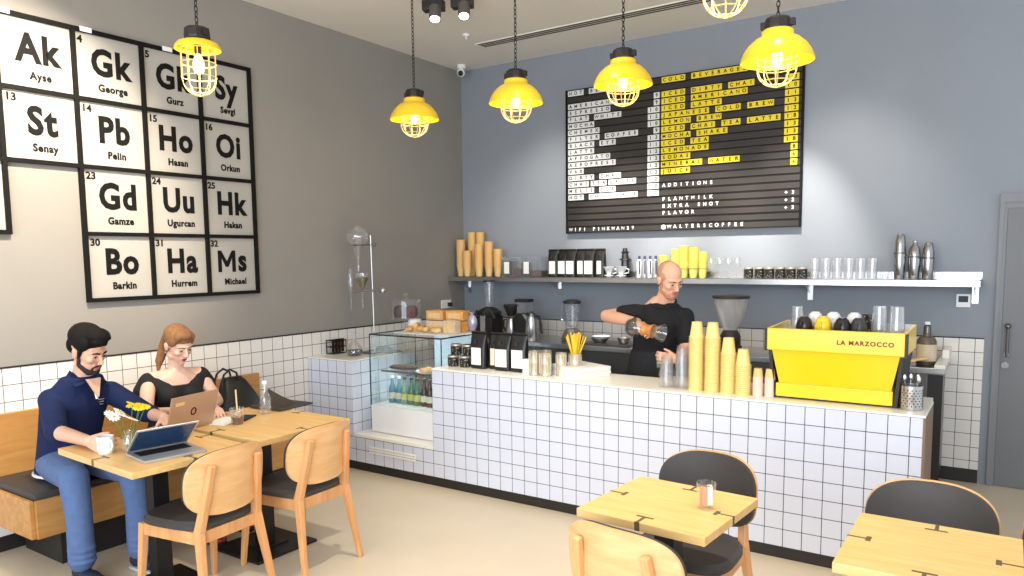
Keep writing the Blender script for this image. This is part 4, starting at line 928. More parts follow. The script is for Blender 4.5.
# stacks of cups
def cup_mesh(r0, r1, h, m, up=True):
    p = [(0, 0), (r0, 0), (r1, h - 0.0055), (r1 + 0.001, h - 0.0052), (r1 + 0.0060, h - 0.0040), (r1 + 0.0060, h - 0.0005), (r1 + 0.004, h), (r1 - 0.002, h), (r0 - 0.002, 0.004), (0, 0.004)]
    if not up: p = [(r, h - z) for r, z in p]
    return MB().lathe(p, n=20)
def stack(kind, where, x, y, z, n, r0, r1, h, step, m, up, group, base=[{}]):
    key = (kind, m, up, r0, h)
    for k in range(n):
        lab = '%s, %s from the bottom of the %s' % (kind, nth(k + 1), where) if k < n - 1 else 'topmost %s of the %s' % (kind, where)
        loc = (x + random.uniform(-0.0008, 0.0008), y + random.uniform(-0.0008, 0.0008), z + k * step)
        if key not in base[0]:
            o = cup_mesh(r0, r1, h, m, up).build('paper_cup' if 'plastic' not in kind else 'plastic_cup', m, smooth=True, angle=30); base[0][key] = o; o.location = loc; tag(o, lab, 'cup', group)
        else:
            o = base[0][key].copy(); C.objects.link(o); o.location = loc; tag(o, lab, 'cup', group)
GY = 'yellow paper cups stacked on the counter'
for x, y, n, wh in ((3.305, -2.05, 27, 'tall left stack on the counter'), (3.402, -2.05, 27, 'second tall stack on the counter'), (3.497, -2.05, 20, 'third stack on the counter'), (3.585, -2.055, 15, 'short right stack on the counter')):
    stack('yellow cup', wh, x, y, ZT, n, 0.029, 0.041, 0.093, 0.0122, 'ycup', False, GY)
GP = 'clear plastic cups stacked on the counter'
stack('clear plastic cup', 'low stack before the barista', 3.115, -2.04, ZT, 9, 0.033, 0.045, 0.105, 0.0115, 'cupclear', False, GP)
stack('clear plastic cup', 'tall stack next to the yellow cups', 3.213, -2.035, ZT, 15, 0.033, 0.045, 0.105, 0.0115, 'cupclear', False, GP)
# two wrapped cup sleeves with yellow tops
M['pink'] = mat('pale_pink_sleeve', (236, 206, 190), 0.5)
for x, y, l_ in ((3.668, -2.05, 'small pink sleeve of yellow cups next to the yellow stacks'), (3.732, -2.04, 'small pink sleeve of yellow cups next to the yellow machine')):
    t = thing('cup_sleeve', l_, 'cups', (x, y, ZT), 'pink cup sleeves', room=False)
    MB().lathe([(0, 0), (0.027, 0), (0.0285, 0.006), (0.0285, 0.11), (0, 0.11)], n=20).build('sleeve', 'pink', t, smooth=True)
    MB().lathe([(0.0, 0.11), (0.0275, 0.11), (0.022, 0.158), (0.0, 0.158)], n=20).build('cup', 'kraft', t, 'yellow cup end', smooth=True)
# ------------------------------------------------------------------ yellow espresso machine
em = thing('espresso_machine', 'large yellow espresso machine on the right end of the counter', 'espresso machine', (4.06, -1.85, ZT))
MB().slab((3.722, 4.408), (-2.085, -2.06), (1.155, 1.277), 0.006).build('front_panel', 'yellow_m', em, 'yellow upper front panel')
for x0, x1 in ((3.715, 3.733), (4.395, 4.413)):
    MB().prism([(-2.06, 1.155), (-1.62, 1.155), (-1.60, 1.285), (-2.06, 1.275)], 'x', x0, x1).build('side_panel', 'yellow_m', em, 'yellow side panel')
ed = MB()
for x in (3.716, 4.412): ed.slab((x - 0.008, x + 0.008), (-2.083, -2.045), (1.15, 1.272))
ed.build('corner_strip', 'black', em, 'black corner strips')
bd = MB(); n_ = [[(3.742, -2.055, 1.157), (4.386, -2.055, 1.157), (4.386, -1.64, 1.157), (3.742, -1.64, 1.157)], [(3.782, -2.03, 0.958), (4.346, -2.03, 0.958), (4.346, -1.66, 0.958), (3.782, -1.66, 0.958)]]
bd.loft(n_); bd.build('body', 'yellow_m', em, 'yellow slanted body')
MB().slab((3.768, 4.358), (-2.055, -1.655), (0.893, 0.968), 0.005).build('drip_base', 'yellow_m', em, 'yellow lower band')
for s_, xa, xb in ((-1, 3.742, 3.775), (1, 4.386, 4.353)):
    sd_ = MB(); sd_.loft([[(xa + s_ * 0.0, -2.062, 1.157), (xa + s_ * 0.016, -2.062, 1.157), (xa + s_ * 0.016, -1.65, 1.157), (xa, -1.65, 1.157)], [(xb + s_ * 0.006, -2.052, 0.885), (xb + s_ * 0.026, -2.052, 0.885), (xb + s_ * 0.026, -1.65, 0.885), (xb + s_ * 0.006, -1.65, 0.885)]])
    sd_.build('side_frame', 'black', em, 'black side frame')
ft = MB()
for x in (3.82, 4.31):
    for y in (-1.95, -1.70): ft.rod((x, y, ZT), (x, y, 0.906), 0.022, n=14)
ft.slab((3.78, 4.346), (-2.04, -1.67), (0.884, 0.8935)); ft.build('foot', 'black', em)
MB().slab((3.733, 4.395), (-2.06, -1.62), (1.225, 1.235)).build('cup_tray', 'steel', em, 'steel cup tray')
MB().slab((3.733, 4.395), (-1.625, -1.605), (1.16, 1.285)).build('back_panel', 'steel', em)
tx = MB(); text_bm(tx, 'LA MARZOCCO', 0.033, (4.222, -2.0865, 1.214), BACK, 0.0012, 0.0008, sx=1.0, spacing=1.22); tx.build('lettering', M['redbrown'] if 'redbrown' in M else mat('dark_red_lettering', (110, 34, 20), 0.5), em, 'dark red brand lettering')
gp = MB()
for x in (3.90, 4.06, 4.22): gp.rod((x, -1.70, 1.15), (x, -1.70, 1.05), 0.03, n=16).rod((x, -1.70, 1.07), (x, -1.56, 1.06), 0.012, n=10)
gp.build('group_head', 'steel', em, 'steel group heads', smooth=True)
ZM = 1.236
def glass_cup(label, x, y, z, r0, r1, h, cat='glass', group=None, up=True, m='glass', name='drinking_glass'):
    p = tumbler_prof(r0, r1, h, 0.0022, 0.006)
    if not up: p = [(r, h - zz) for r, zz in p]
    return tag(MB().lathe(p, (x, y, z), 22).build(name, m, smooth=True, angle=50), label, cat, group)
glass_cup('upturned clear glass at the left end on top of the yellow machine', 3.83, -1.86, ZM, 0.03, 0.037, 0.15, group='glasses on the machine', up=False, m='glass_t')
def round_cup(label, x, y, z, m, rim='white'):
    t = thing('coffee_cup', label, 'cup', (x, y, z), 'cups upturned on the machine', room=False)
    MB().lathe([(0.044, 0.0), (0.045, 0.012), (0.042, 0.04), (0.030, 0.066), (0.022, 0.07), (0.022, 0.075), (0.0, 0.075), (0.0, 0.068), (0.028, 0.062), (0.039, 0.038), (0.042, 0.0)], n=26).build('cup', m, t, smooth=True)
    MB().tube([(0.0, -0.042, 0.016), (0.0, -0.062, 0.02), (0.0, -0.064, 0.038), (0.0, -0.038, 0.045)], 0.0045, 8).build('handle', m, t, smooth=True)
M['cupdark'] = mat('black_glazed_cup', (34, 30, 28), 0.25); M['cupgrey'] = mat('charcoal_cup', (58, 56, 56), 0.4)
CZ = ZM
for k, (x, y, m_, z0, l_) in enumerate([(3.885, -1.93, 'cupdark', 0, 'black coffee cup on the machine, left of the yellow cup'), (3.985, -1.94, 'yellow', 0.02, 'bright yellow coffee cup on top of the yellow machine'),
        (4.085, -1.94, 'cupdark', 0, 'black coffee cup on the machine, right of the yellow cup'), (4.165, -1.92, 'cupgrey', 0, 'charcoal coffee cup on the machine before the pink-lidded one'),
        (3.92, -1.82, 'white', 0.0, 'white coffee cup behind the left black cup on the machine'), (4.015, -1.81, 'white', 0.0, 'white coffee cup behind the yellow cup on the machine'), (4.125, -1.81, 'white', 0.0, 'white coffee cup at the back right on the machine')]):
    z = CZ + (0.045 if m_ == 'white' else 0.03 if m_ == 'yellow' else 0.025)
    # each cup stands on an upturned saucer stack
    round_cup(l_, x, y, z, m_)
    s_n = MB().lathe([(0, 0), (0.03, 0.0), (0.05, z - CZ - 0.004), (0.052, z - CZ - 0.001), (0.0, z - CZ - 0.001)], (x, y, CZ), 22).build('saucer', m_ if m_ != 'yellow' else 'cupdark', smooth=True)
    tag(s_n, 'saucer under the ' + l_.replace(' coffee', ''), 'saucer', 'saucers on the machine')
tag(MB().lathe([(0, 0), (0.035, 0), (0.041, 0.1), (0.043, 0.102), (0.043, 0.115), (0.0, 0.118)], (4.205, -1.80, ZM), 22).build('takeaway_cup', 'cupblack', smooth=True), 'dark patterned takeaway cup beside the tall glasses on the machine', 'cup')
glass_cup('upturned tall clear glass on the yellow machine, left of the pair at its right end', 4.262, -1.90, ZM, 0.034, 0.042, 0.165, group='glasses on the machine', up=False, m='glass_t')
glass_cup('upturned tall clear glass on the yellow machine, right of the pair at its right end', 4.345, -1.89, ZM, 0.034, 0.042, 0.165, group='glasses on the machine', up=False, m='glass_t')

# ------------------------------------------------------------------ espresso grinder behind the yellow cups
eg = thing('coffee_grinder', 'coffee grinder with clear flared hopper behind the yellow cups', 'grinder', (3.405, -1.73, ZT), room=False)
MB().slab((-0.07, 0.07), (-0.085, 0.085), (0, 0.02), 0.004).slab((-0.055, 0.055), (-0.07, 0.07), (0.02, 0.24), 0.012).build('body', 'black', eg)
MB().lathe([(0.0, 0.24), (0.062, 0.24), (0.062, 0.30), (0.045, 0.335), (0.0, 0.335)], n=24).build('collar', 'black', eg, smooth=True)
M['hopper'] = glass('smoky_hopper', (246, 244, 244), 0.06, 0.12, 0.25, 0.22)
MB().lathe([(0.04, 0.335), (0.055, 0.36), (0.082, 0.43), (0.098, 0.49), (0.106, 0.535), (0.102, 0.535), (0.094, 0.49), (0.078, 0.43), (0.051, 0.362), (0.036, 0.338)], n=28).build('hopper', 'hopper', eg, 'clear flared hopper', smooth=True)
MB().lathe([(0, 0.534), (0.113, 0.534), (0.115, 0.545), (0.110, 0.552), (0.0, 0.554)], n=28).build('lid', 'black', eg, 'black lid', smooth=True)
# perforated cutlery holder
ch_ = thing('cutlery_holder', 'perforated steel cutlery holder at the right end of the counter', 'cutlery holder', (4.438, -2.02, ZT), room=False)
MB().lathe([(0, 0), (0.055, 0), (0.056, 0.004), (0.056, 0.125), (0.053, 0.125), (0.053, 0.004), (0, 0.004)], n=32).build('pot', 'steel', ch_, smooth=True)
hl = MB()
for r in range(7):
    for k in range(18):
        a = 2 * PI * k / 18 + (r % 2) * PI / 18; d_ = V((math.cos(a), math.sin(a), 0)); c_ = d_ * 0.0555 + V((0, 0, 0.022 + r * 0.0135)); hl.rod(c_, c_ + d_ * 0.0012, 0.0035, n=8)
hl.build('hole', 'ink', ch_, 'dark round holes')
for k, (x, y) in enumerate(((-0.02, 0.0), (0.015, 0.02), (0.02, -0.015), (-0.005, 0.025))):
    t = MB().rod((x, y, 0.01), (x * 1.6, y * 1.6, 0.145), 0.003, n=8).ball((x * 1.7, y * 1.7, 0.16), (0.011, 0.005, 0.02)); t._mat(t.bm.verts, Matrix.Translation((4.438, -2.02, ZT)))
    tag(t.build('spoon', 'steel', smooth=True), 'steel spoon standing in the perforated cutlery holder', 'spoon', 'spoons in the cutlery holder')

# ------------------------------------------------------------------ things on the back counter
ZBK = 0.911
# tall glass grinder with black collar (left)
fg = thing('batch_grinder', 'tall black coffee grinder with clear tube hopper under the cup stacks', 'grinder', (0.57, -0.35, ZBK), room=False)
MB().slab((-0.10, 0.10), (-0.10, 0.10), (0, 0.20), 0.015).build('body', 'black', fg)
MB().slab((-0.03, 0.03), (-0.112, -0.10), (0.0, 0.215), 0.003).build('chute', 'steel', fg, 'steel front strip')
cl_ = MB().lathe([(0, 0.20), (0.12, 0.205), (0.125, 0.235), (0.08, 0.27), (0.045, 0.285), (0.0, 0.285)], n=8); cl_.rod((-0.08, -0.08, 0.25), (-0.13, -0.09, 0.18), 0.018).rod((0.08, -0.08, 0.25), (0.13, -0.09, 0.18), 0.018).build('collar', 'black', fg)
MB().lathe([(0.036, 0.285), (0.045, 0.32), (0.052, 0.535), (0.049, 0.535), (0.042, 0.32), (0.033, 0.287)], n=24).build('hopper', 'glass', fg, 'clear tube', smooth=True)
MB().lathe([(0, 0.534), (0.055, 0.534), (0.055, 0.548), (0, 0.55)], n=20).build('lid', 'black', fg)
# filter coffee maker
fm = thing('filter_coffee_maker', 'black filter coffee maker with steel jug beside the tall grinder', 'coffee maker', (0.93, -0.36, ZBK), room=False)
MB().slab((0.0, 0.13), (-0.09, 0.09), (0, 0.24), 0.01).slab((-0.15, 0.13), (-0.11, 0.09), (0, 0.03), 0.006).build('body', 'black', fm)
MB().lathe([(0, 0.21), (0.035, 0.21), (0.075, 0.30), (0.075, 0.32), (0, 0.32)], (-0.075, -0.02, 0), 20).build('filter_basket', 'black', fm, smooth=True)
MB().slab((-0.02, 0.135), (-0.05, 0.05), (0.345, 0.375), 0.006).build('lid', 'black', fm)
MB().slab((0.02, 0.12), (-0.07, 0.07), (0.24, 0.345), 0.004).build('water_tank', 'plastic_c', fm, 'clear water tank')
jg = MB().lathe([(0, 0.03), (0.055, 0.03), (0.058, 0.05), (0.045, 0.15), (0.035, 0.185), (0.0, 0.19)], (-0.075, -0.02, 0), 24); jg.build('jug', 'steel', fm, 'steel jug', smooth=True)
MB().tube([(-0.12, -0.03, 0.175), (-0.15, -0.04, 0.17), (-0.155, -0.04, 0.10), (-0.13, -0.03, 0.06)], 0.009, 8).build('handle', 'black', fm, smooth=True)
# steel kettle / jug on the back counter
def steel_jug(label, x, y, z, s=1.0):
    t = thing('steel_jug', label, 'jug', (x, y, z), room=False)
    MB().lathe([(0, 0), (0.055 * s, 0), (0.058 * s, 0.006), (0.046 * s, 0.16 * s), (0.036 * s, 0.2 * s), (0.0, 0.205 * s)], n=26).build('body', 'steel', t, smooth=True)
    MB().lathe([(0, 0.203 * s), (0.034 * s, 0.203 * s), (0.03 * s, 0.225 * s), (0.01 * s, 0.232 * s), (0.0, 0.245 * s)], n=18).build('lid', 'steel_d', t, smooth=True)
    MB().tube([(0.035 * s, 0, 0.2 * s), (0.075 * s, 0, 0.205 * s), (0.092 * s, 0, 0.14 * s), (0.10 * s, 0, 0.06 * s)], 0.010 * s, 8).build('handle', 'black', t, 'black handle', smooth=True)
    MB().prism([(-0.036 * s, 0.15 * s), (-0.085 * s, 0.215 * s), (-0.074 * s, 0.215 * s), (-0.034 * s, 0.2 * s)], 'y', -0.012 * s, 0.012 * s).build('spout', 'steel', t)
steel_jug('tall steel jug with black handle between the coffee maker and the blender', 1.16, -0.50, ZBK, 1.12)
# blender
bl = thing('blender', 'small blender with clear jar on the back counter left of the barista', 'blender', (1.505, -0.35, ZBK), room=False)
MB().lathe([(0, 0), (0.10, 0), (0.10, 0.03), (0.075, 0.09), (0.06, 0.11), (0, 0.11)], n=8).build('base', M['headgrey'], bl)
MB().lathe([(0.055, 0.11), (0.06, 0.14), (0.078, 0.345), (0.074, 0.345), (0.055, 0.14), (0.0, 0.125)], n=24).build('jar', 'plastic_c', bl, 'clear jar', smooth=True)
MB().lathe([(0, 0.345), (0.082, 0.345), (0.082, 0.365), (0.05, 0.38), (0.0, 0.382)], n=24).build('lid', 'black', bl, 'black lid', smooth=True)
MB().tube([(-0.07, 0, 0.32), (-0.11, 0, 0.31), (-0.108, 0, 0.2), (-0.062, 0, 0.17)], 0.008, 8).build('handle', 'plastic_c', bl, smooth=True)
# sink area: taps, dishes, cloth
si = thing('kitchen_tap', 'steel tap with curved spout on the back counter left of the barista', 'tap', (2.02, -0.16, ZBK), room=False)
MB().tube([(0, 0, 0), (0, 0, 0.10), (0, -0.02, 0.145), (0, -0.07, 0.16), (0, -0.12, 0.14), (0, -0.13, 0.11)], 0.010, 10).build('spout', 'steel', si, smooth=True)
MB().rod((0.0, 0, 0.03), (0.06, -0.02, 0.06), 0.007, n=8).build('lever', 'steel', si); MB().lathe([(0, 0), (0.022, 0), (0.02, 0.02), (0, 0.022)], n=16).build('base', 'steel', si)
tag(MB().slab((1.70, 2.16), (-0.56, -0.24), (ZBK, ZBK + 0.012), 0.004).build('drain_tray', 'steel_d'), 'flat dark steel drain tray on the back counter', 'tray')
for k, (x, y, r, h, m_) in enumerate([(1.82, -0.40, 0.085, 0.035, 'steel'), (1.83, -0.40, 0.085, 0.035, 'white'), (2.06, -0.42, 0.06, 0.05, 'steel')]):
    z = ZBK + 0.013 + (0.018 if k == 1 else 0)
    tag(MB().lathe([(0, 0), (r * 0.6, 0), (r, h), (r - 0.004, h), (r * 0.58, 0.004), (0, 0.004)], (x, y, z), 24).build('bowl', m_, smooth=True), ['shallow steel bowl on the drain tray', 'white bowl nested in the steel bowl on the drain tray', 'small steel bowl on the drain tray beside the tap'][k], 'bowl', 'bowls on the drain tray')
M['clutter'] = mat('grey_tool', (96, 92, 90), 0.4, metal=0.4)
steel_jug('small steel milk jug on the back counter behind the grinder hopper', 3.52, -0.42, ZBK, 0.75)
gt = thing('glass_jug', 'clear glass jug with handle on the back counter beside the yellow machine', 'jug', (3.70, -0.40, ZBK), room=False)
MB().lathe([(0, 0), (0.06, 0), (0.062, 0.02), (0.06, 0.24), (0.057, 0.24), (0.058, 0.02), (0, 0.008)], n=24).build('body', 'plastic_c', gt, smooth=True)
MB().tube([(0.06, 0, 0.22), (0.10, 0, 0.21), (0.105, 0, 0.09), (0.06, 0, 0.05)], 0.009, 8).build('handle', 'plastic_c', gt, smooth=True)
# soap bottle, sugar and papers at the right end
sp = thing('soap_bottle', 'brown pump bottle with cream label at the right end of the back counter', 'bottle', (4.375, -0.46, ZBK), room=False)
M['soap'] = mat('brown_bottle', (96, 84, 70), 0.3); M['soaplab'] = mat('cream_paper_label', (206, 190, 160), 0.6, var=0.12, scale=50)
MB().lathe([(0, 0), (0.058, 0), (0.062, 0.008), (0.062, 0.165), (0.05, 0.19), (0.028, 0.20), (0.026, 0.225), (0, 0.225)], n=26).build('body', 'soap', sp, smooth=True)
MB().lathe([(0.0625, 0.03), (0.063, 0.03), (0.063, 0.145), (0.0625, 0.145)], n=26).build('label', 'soaplab', sp, 'cream label')
MB().lathe([(0, 0.224), (0.024, 0.224), (0.022, 0.27), (0.01, 0.28), (0.0, 0.28)], n=18).build('pump', 'steel_d', sp, 'grey pump', smooth=True)
MB().lathe([(0, 0.28), (0.018, 0.28), (0.018, 0.30), (0, 0.30)], n=16).build('nozzle', 'white', sp, 'white nozzle')
jr = thing('storage_jar', 'dark jar with pinkish lid beside the pump bottle', 'jar', (4.20, -0.50, ZBK), room=False)
MB().lathe([(0, 0), (0.05, 0), (0.052, 0.1), (0.045, 0.12), (0, 0.12)], n=22).build('body', 'clutter', jr, smooth=True)
MB().lathe([(0, 0.12), (0.052, 0.12), (0.052, 0.165), (0.0, 0.168)], n=22).build('lid', 'kraft', jr, smooth=True)
wd = MB().prism([(-0.10, 0.0), (0.11, 0.0), (0.11, 0.012), (-0.10, 0.012)], 'y', -0.05, 0.05); wd._mat(wd.bm.verts, Matrix.Translation((4.29, -0.545, ZBK)) @ Matrix.Rotation(-0.25, 4, 'Y') @ Matrix.Rotation(0.0, 4, 'Z'))
wd._mat(wd.bm.verts, Matrix.Translation((0, 0, 0.028)))
tag(wd.build('paper_pad', 'kraft'), 'pale tan pad leaning at the right end of the back counter', 'pad')
# ------------------------------------------------------------------ things on the wall shelf
ZS = SH + 0.001
GT_ = 'kraft paper cups stacked on the wall shelf'
kst = [(0.105, -0.19, 0.38, 'first stack from the left on the shelf'), (0.185, -0.10, 0.455, 'tall second stack on the shelf'), (0.29, -0.10, 0.455, 'tall third stack on the shelf'), (0.205, -0.215, 0.265, 'low front stack at the shelf left end'),
       (0.345, -0.20, 0.325, 'kraft stack right of the tall ones'), (0.455, -0.18, 0.355, 'second kraft stack from the right'), (0.565, -0.18, 0.275, 'rightmost kraft stack on the shelf')]
for x, y, h, wh in kst:
    stack('kraft cup', wh, x, y, ZS, max(3, int((h - 0.10) / 0.0125) + 1), 0.030, 0.042, 0.10, 0.0125, 'kraft', True, GT_)
GY2 = 'pale yellow cups stacked on the wall shelf'
for x, y, h, wh in [(2.32, -0.17, 0.20, 'left stack behind the barista'), (2.425, -0.14, 0.255, 'second stack behind the barista'), (2.505, -0.17, 0.275, 'tallest stack behind the barista'), (2.59, -0.17, 0.265, 'stack right of the tallest'), (2.655, -0.13, 0.22, 'right stack behind the barista')]:
    stack('pale yellow cup', wh, x, y, ZS, max(3, int((h - 0.09) / 0.013) + 1), 0.029, 0.040, 0.09, 0.013, 'ycup2', True, GY2)
# clear jars of beans
M['beans'] = mat('coffee_beans', (70, 42, 30), 0.5, var=0.5, scale=60, bump=0.5); M['redbeans'] = mat('red_tea', (92, 40, 36), 0.6, var=0.5, scale=50)
for k, (x, m_, l_) in enumerate([(0.70, 'beans', 'clear box of dark beans with white label next to the kraft cups'), (0.815, 'redbeans', 'clear box of reddish beans, second from the left on the shelf'), (0.93, 'beans', 'clear box of dark beans with white label, third from the left on the shelf'), (1.045, 'redbeans', 'clear box of reddish beans next to the black bags on the shelf')]):
    t = thing('storage_box', l_, 'box', (x, -0.16, ZS), 'clear boxes on the wall shelf', room=False)
    g_ = MB(); w, d, h = 0.108, 0.13, 0.185
    for a_ in ((( -w / 2, w / 2), (-d / 2, -d / 2 + 0.003), (0, h)), ((-w / 2, w / 2), (d / 2 - 0.003, d / 2), (0, h)), ((-w / 2, -w / 2 + 0.003), (-d / 2, d / 2), (0, h)), ((w / 2 - 0.003, w / 2), (-d / 2, d / 2), (0, h)), ((-w / 2, w / 2), (-d / 2, d / 2), (0, 0.003))): g_.slab(*a_)
    g_.build('box', 'plastic_c', t)
    MB().slab((-w / 2 + 0.006, w / 2 - 0.006), (-d / 2 + 0.006, d / 2 - 0.006), (0.004, (0.155, 0.08, 0.14, 0.06)[k]), 0.004).build('beans', m_, t)
    MB().slab((-w / 2 - 0.002, w / 2 + 0.002), (-d / 2 - 0.002, d / 2 + 0.002), (h, h + 0.008), 0.002).build('lid', 'glass_t', t)
    if k % 2 == 0: MB().slab((-0.03, 0.03), (-d / 2 - 0.0015, -d / 2), (0.03, 0.145)).build('label', 'paper', t, 'white label')
GS = 'black coffee bags on the wall shelf'
for k in range(6):
    x = 1.20 + k * 0.098
    coffee_bag('black coffee bag on the wall shelf, %s from the left of six' % nth(k + 1), x, -0.16 + 0.02 * (k % 2), ZS, 0.105, 0.262, 0.075, random.uniform(-0.12, 0.12), 'paper', GS, (0.6, 0.72, 0.72, 0.5, 0.75, 0.4)[k])
# drippers
for k, (x, l_) in enumerate([(1.795, 'white ceramic coffee dripper next to the black bags on the shelf'), (1.915, 'white ceramic coffee dripper under the black press on the shelf')]):
    t = thing('coffee_dripper', l_, 'dripper', (x, -0.17, ZS), 'white drippers on the shelf', room=False)
    MB().lathe([(0, 0), (0.032, 0), (0.032, 0.012), (0.018, 0.018), (0.02, 0.03), (0.055, 0.095), (0.051, 0.095), (0.016, 0.03), (0, 0.028)], n=24).build('cone', 'white', t, smooth=True)
    MB().lathe([(0.03, 0.012), (0.046, 0.014), (0.046, 0.02), (0.02, 0.022)], n=24).build('flange', 'white', t)
    MB().tube([(0.045, 0, 0.08), (0.075, 0, 0.07), (0.07, 0, 0.04), (0.03, 0, 0.035)], 0.005, 8).build('handle', 'white', t, smooth=True)
ap = thing('coffee_press', 'black plastic coffee press standing on the wall shelf behind the white drippers', 'coffee press', (1.905, -0.07, ZS), room=False)
MB().lathe([(0, 0), (0.036, 0), (0.036, 0.15), (0.055, 0.155), (0.05, 0.165), (0.034, 0.17), (0.03, 0.215), (0.042, 0.225), (0.024, 0.235), (0.022, 0.262), (0, 0.264)], n=8).build('press', 'cupdark', ap)
MB().lathe([(0.0365, 0.03), (0.039, 0.03), (0.039, 0.06), (0.0365, 0.06)], n=8).build('band', 'black', ap)
# syrup bottles
M['bluecap'] = mat('dark_blue_stripe', (60, 66, 96), 0.4)
for k in range(4):
    t = thing('white_bottle', 'slim white bottle with dark stripe on the shelf, %s from the left of four' % nth(k + 1), 'bottle', (2.085 + k * 0.052, -0.16, ZS), 'slim white bottles on the shelf', room=False)
    MB().lathe([(0, 0), (0.021, 0), (0.022, 0.005), (0.022, 0.135), (0.012, 0.16), (0.0, 0.162)], n=18).build('body', 'white' if k % 2 == 0 else 'alu', t, smooth=True)
    MB().lathe([(0, 0.16), (0.012, 0.16), (0.010, 0.19), (0, 0.192)], n=14).build('cap', 'bluecap', t, smooth=True)
    MB().slab((0.006, 0.016), (-0.0235, -0.016), (0.03, 0.15)).build('stripe', 'bluecap', t)
# stemmed and plain glasses
for k in range(4):
    x = 2.74 + k * 0.072
    tag(MB().lathe([(0, 0), (0.03, 0), (0.004, 0.006), (0.004, 0.06), (0.03, 0.09), (0.034, 0.13), (0.029, 0.17), (0.027, 0.17), (0.031, 0.13), (0.027, 0.092), (0, 0.07)], (x, -0.16, ZS), 20).build('wine_glass', 'glass', smooth=True, angle=60), 'stemmed clear glass on the shelf right of the yellow cups, %s of four' % nth(k + 1), 'glass', 'stemmed glasses on the shelf')
for k in range(6):
    mug_short('small black patterned cup on the shelf, %s from the left of six' % nth(k + 1), 3.055 + k * 0.083, -0.17 + 0.015 * (k % 2), ZS, 0.038, 0.088, 'cupblack', 'black patterned cups on the shelf')
for k in range(6):
    glass_cup('tall clear glass on the shelf, %s from the left of the row' % nth(k + 1), 3.565 + k * 0.082, -0.17, ZS, 0.034, 0.039, 0.155, group='tall glasses on the shelf', m='glass_t')
for k in range(2):
    glass_cup('low clear glass at the right end of the shelf glasses, %s' % ('in front' if k else 'behind'), 4.06, -0.20 + 0.09 * (1 - k), ZS, 0.027, 0.03, 0.05, group='low glasses on the shelf')
for k, (x, h, l_) in enumerate([(4.155, 0.33, 'tallest steel shaker, left of the three on the shelf'), (4.25, 0.28, 'steel shaker with narrow neck, middle of the three on the shelf'), (4.338, 0.265, 'steel shaker, right of the three on the shelf')]):
    t = thing('cocktail_shaker', l_, 'shaker', (x, -0.16, ZS), 'steel shakers on the shelf', room=False)
    MB().lathe([(0, 0), (0.033, 0), (0.036, 0.01), (0.042, h * 0.55), (0.04, h * 0.6), (0.04, h * 0.605)] + ([(0.036, h * 0.8), (0.016, h * 0.9), (0.015, h * 0.99), (0, h)] if k == 1 else [(0.036, h * 0.8), (0.028, h * 0.97), (0.02, h), (0, h)]), n=26).build('body', M.setdefault('shaker', mat('polished_dark_steel', (168, 168, 170), 0.16, metal=1.0)), t, smooth=True)
    MB().lathe([(0.0415, h * 0.56), (0.043, h * 0.565), (0.043, h * 0.59), (0.0405, h * 0.6)], n=26).build('ring', 'steel_d', t)
# wall socket near the corner
so = thing('wall_socket', 'pale wall socket with a black plug above the pastries', 'socket', (0.0, -0.32, 1.165))
MB().slab((0.0, 0.012), (-0.40, -0.25), (1.165, 1.25), 0.003).build('plate', 'white', so)
MB().slab((0.012, 0.05), (-0.31, -0.27), (1.185, 1.225), 0.005).build('plug', 'black', so, 'black plug')
# ------------------------------------------------------------------ people
def blob(name, mb, m, parent, voxel, smooth=6, label=None, keep=None):
    """fuses overlapping rounded shapes into one continuous skin"""
    me = bpy.data.meshes.new(name); bmesh.ops.recalc_face_normals(mb.bm, faces=mb.bm.faces); mb.bm.to_mesh(me); mb.bm.free()
    o = bpy.data.objects.new(name, me); C.objects.link(o)
    r = o.modifiers.new('fuse', 'REMESH'); r.mode = 'VOXEL'; r.voxel_size = voxel
    s = o.modifiers.new('soften', 'SMOOTH'); s.factor = 0.5; s.iterations = smooth
    dg = bpy.context.evaluated_depsgraph_get(); out = bpy.data.meshes.new_from_object(o.evaluated_get(dg))
    bpy.data.objects.remove(o); bpy.data.meshes.remove(me)
    if keep:                                           # trim a garment at its openings
        b = bmesh.new(); b.from_mesh(out)
        for co, no in keep:
            bmesh.ops.bisect_plane(b, geom=b.verts[:] + b.edges[:] + b.faces[:], plane_co=V(co), plane_no=V(no), clear_outer=True)
        b.to_mesh(out); b.free()
    out.name = name
    return link_mesh(name, out, m, parent, label, smooth=True, angle=180)
def ering(c, a, b, right, fwd, n=20, e=2.3):
    c, right, fwd = V(c), V(right).normalized(), V(fwd).normalized()
    return [c + right * u + fwd * w for u, w in super_pts(a, b, n, e)]
def torso_loft(mb, secs, grow=0.0):
    """secs: (centre, half width, half depth, right, forward)"""
    mb.loft([ering(c, a + grow, b + grow, r, f) for c, a, b, r, f in secs])
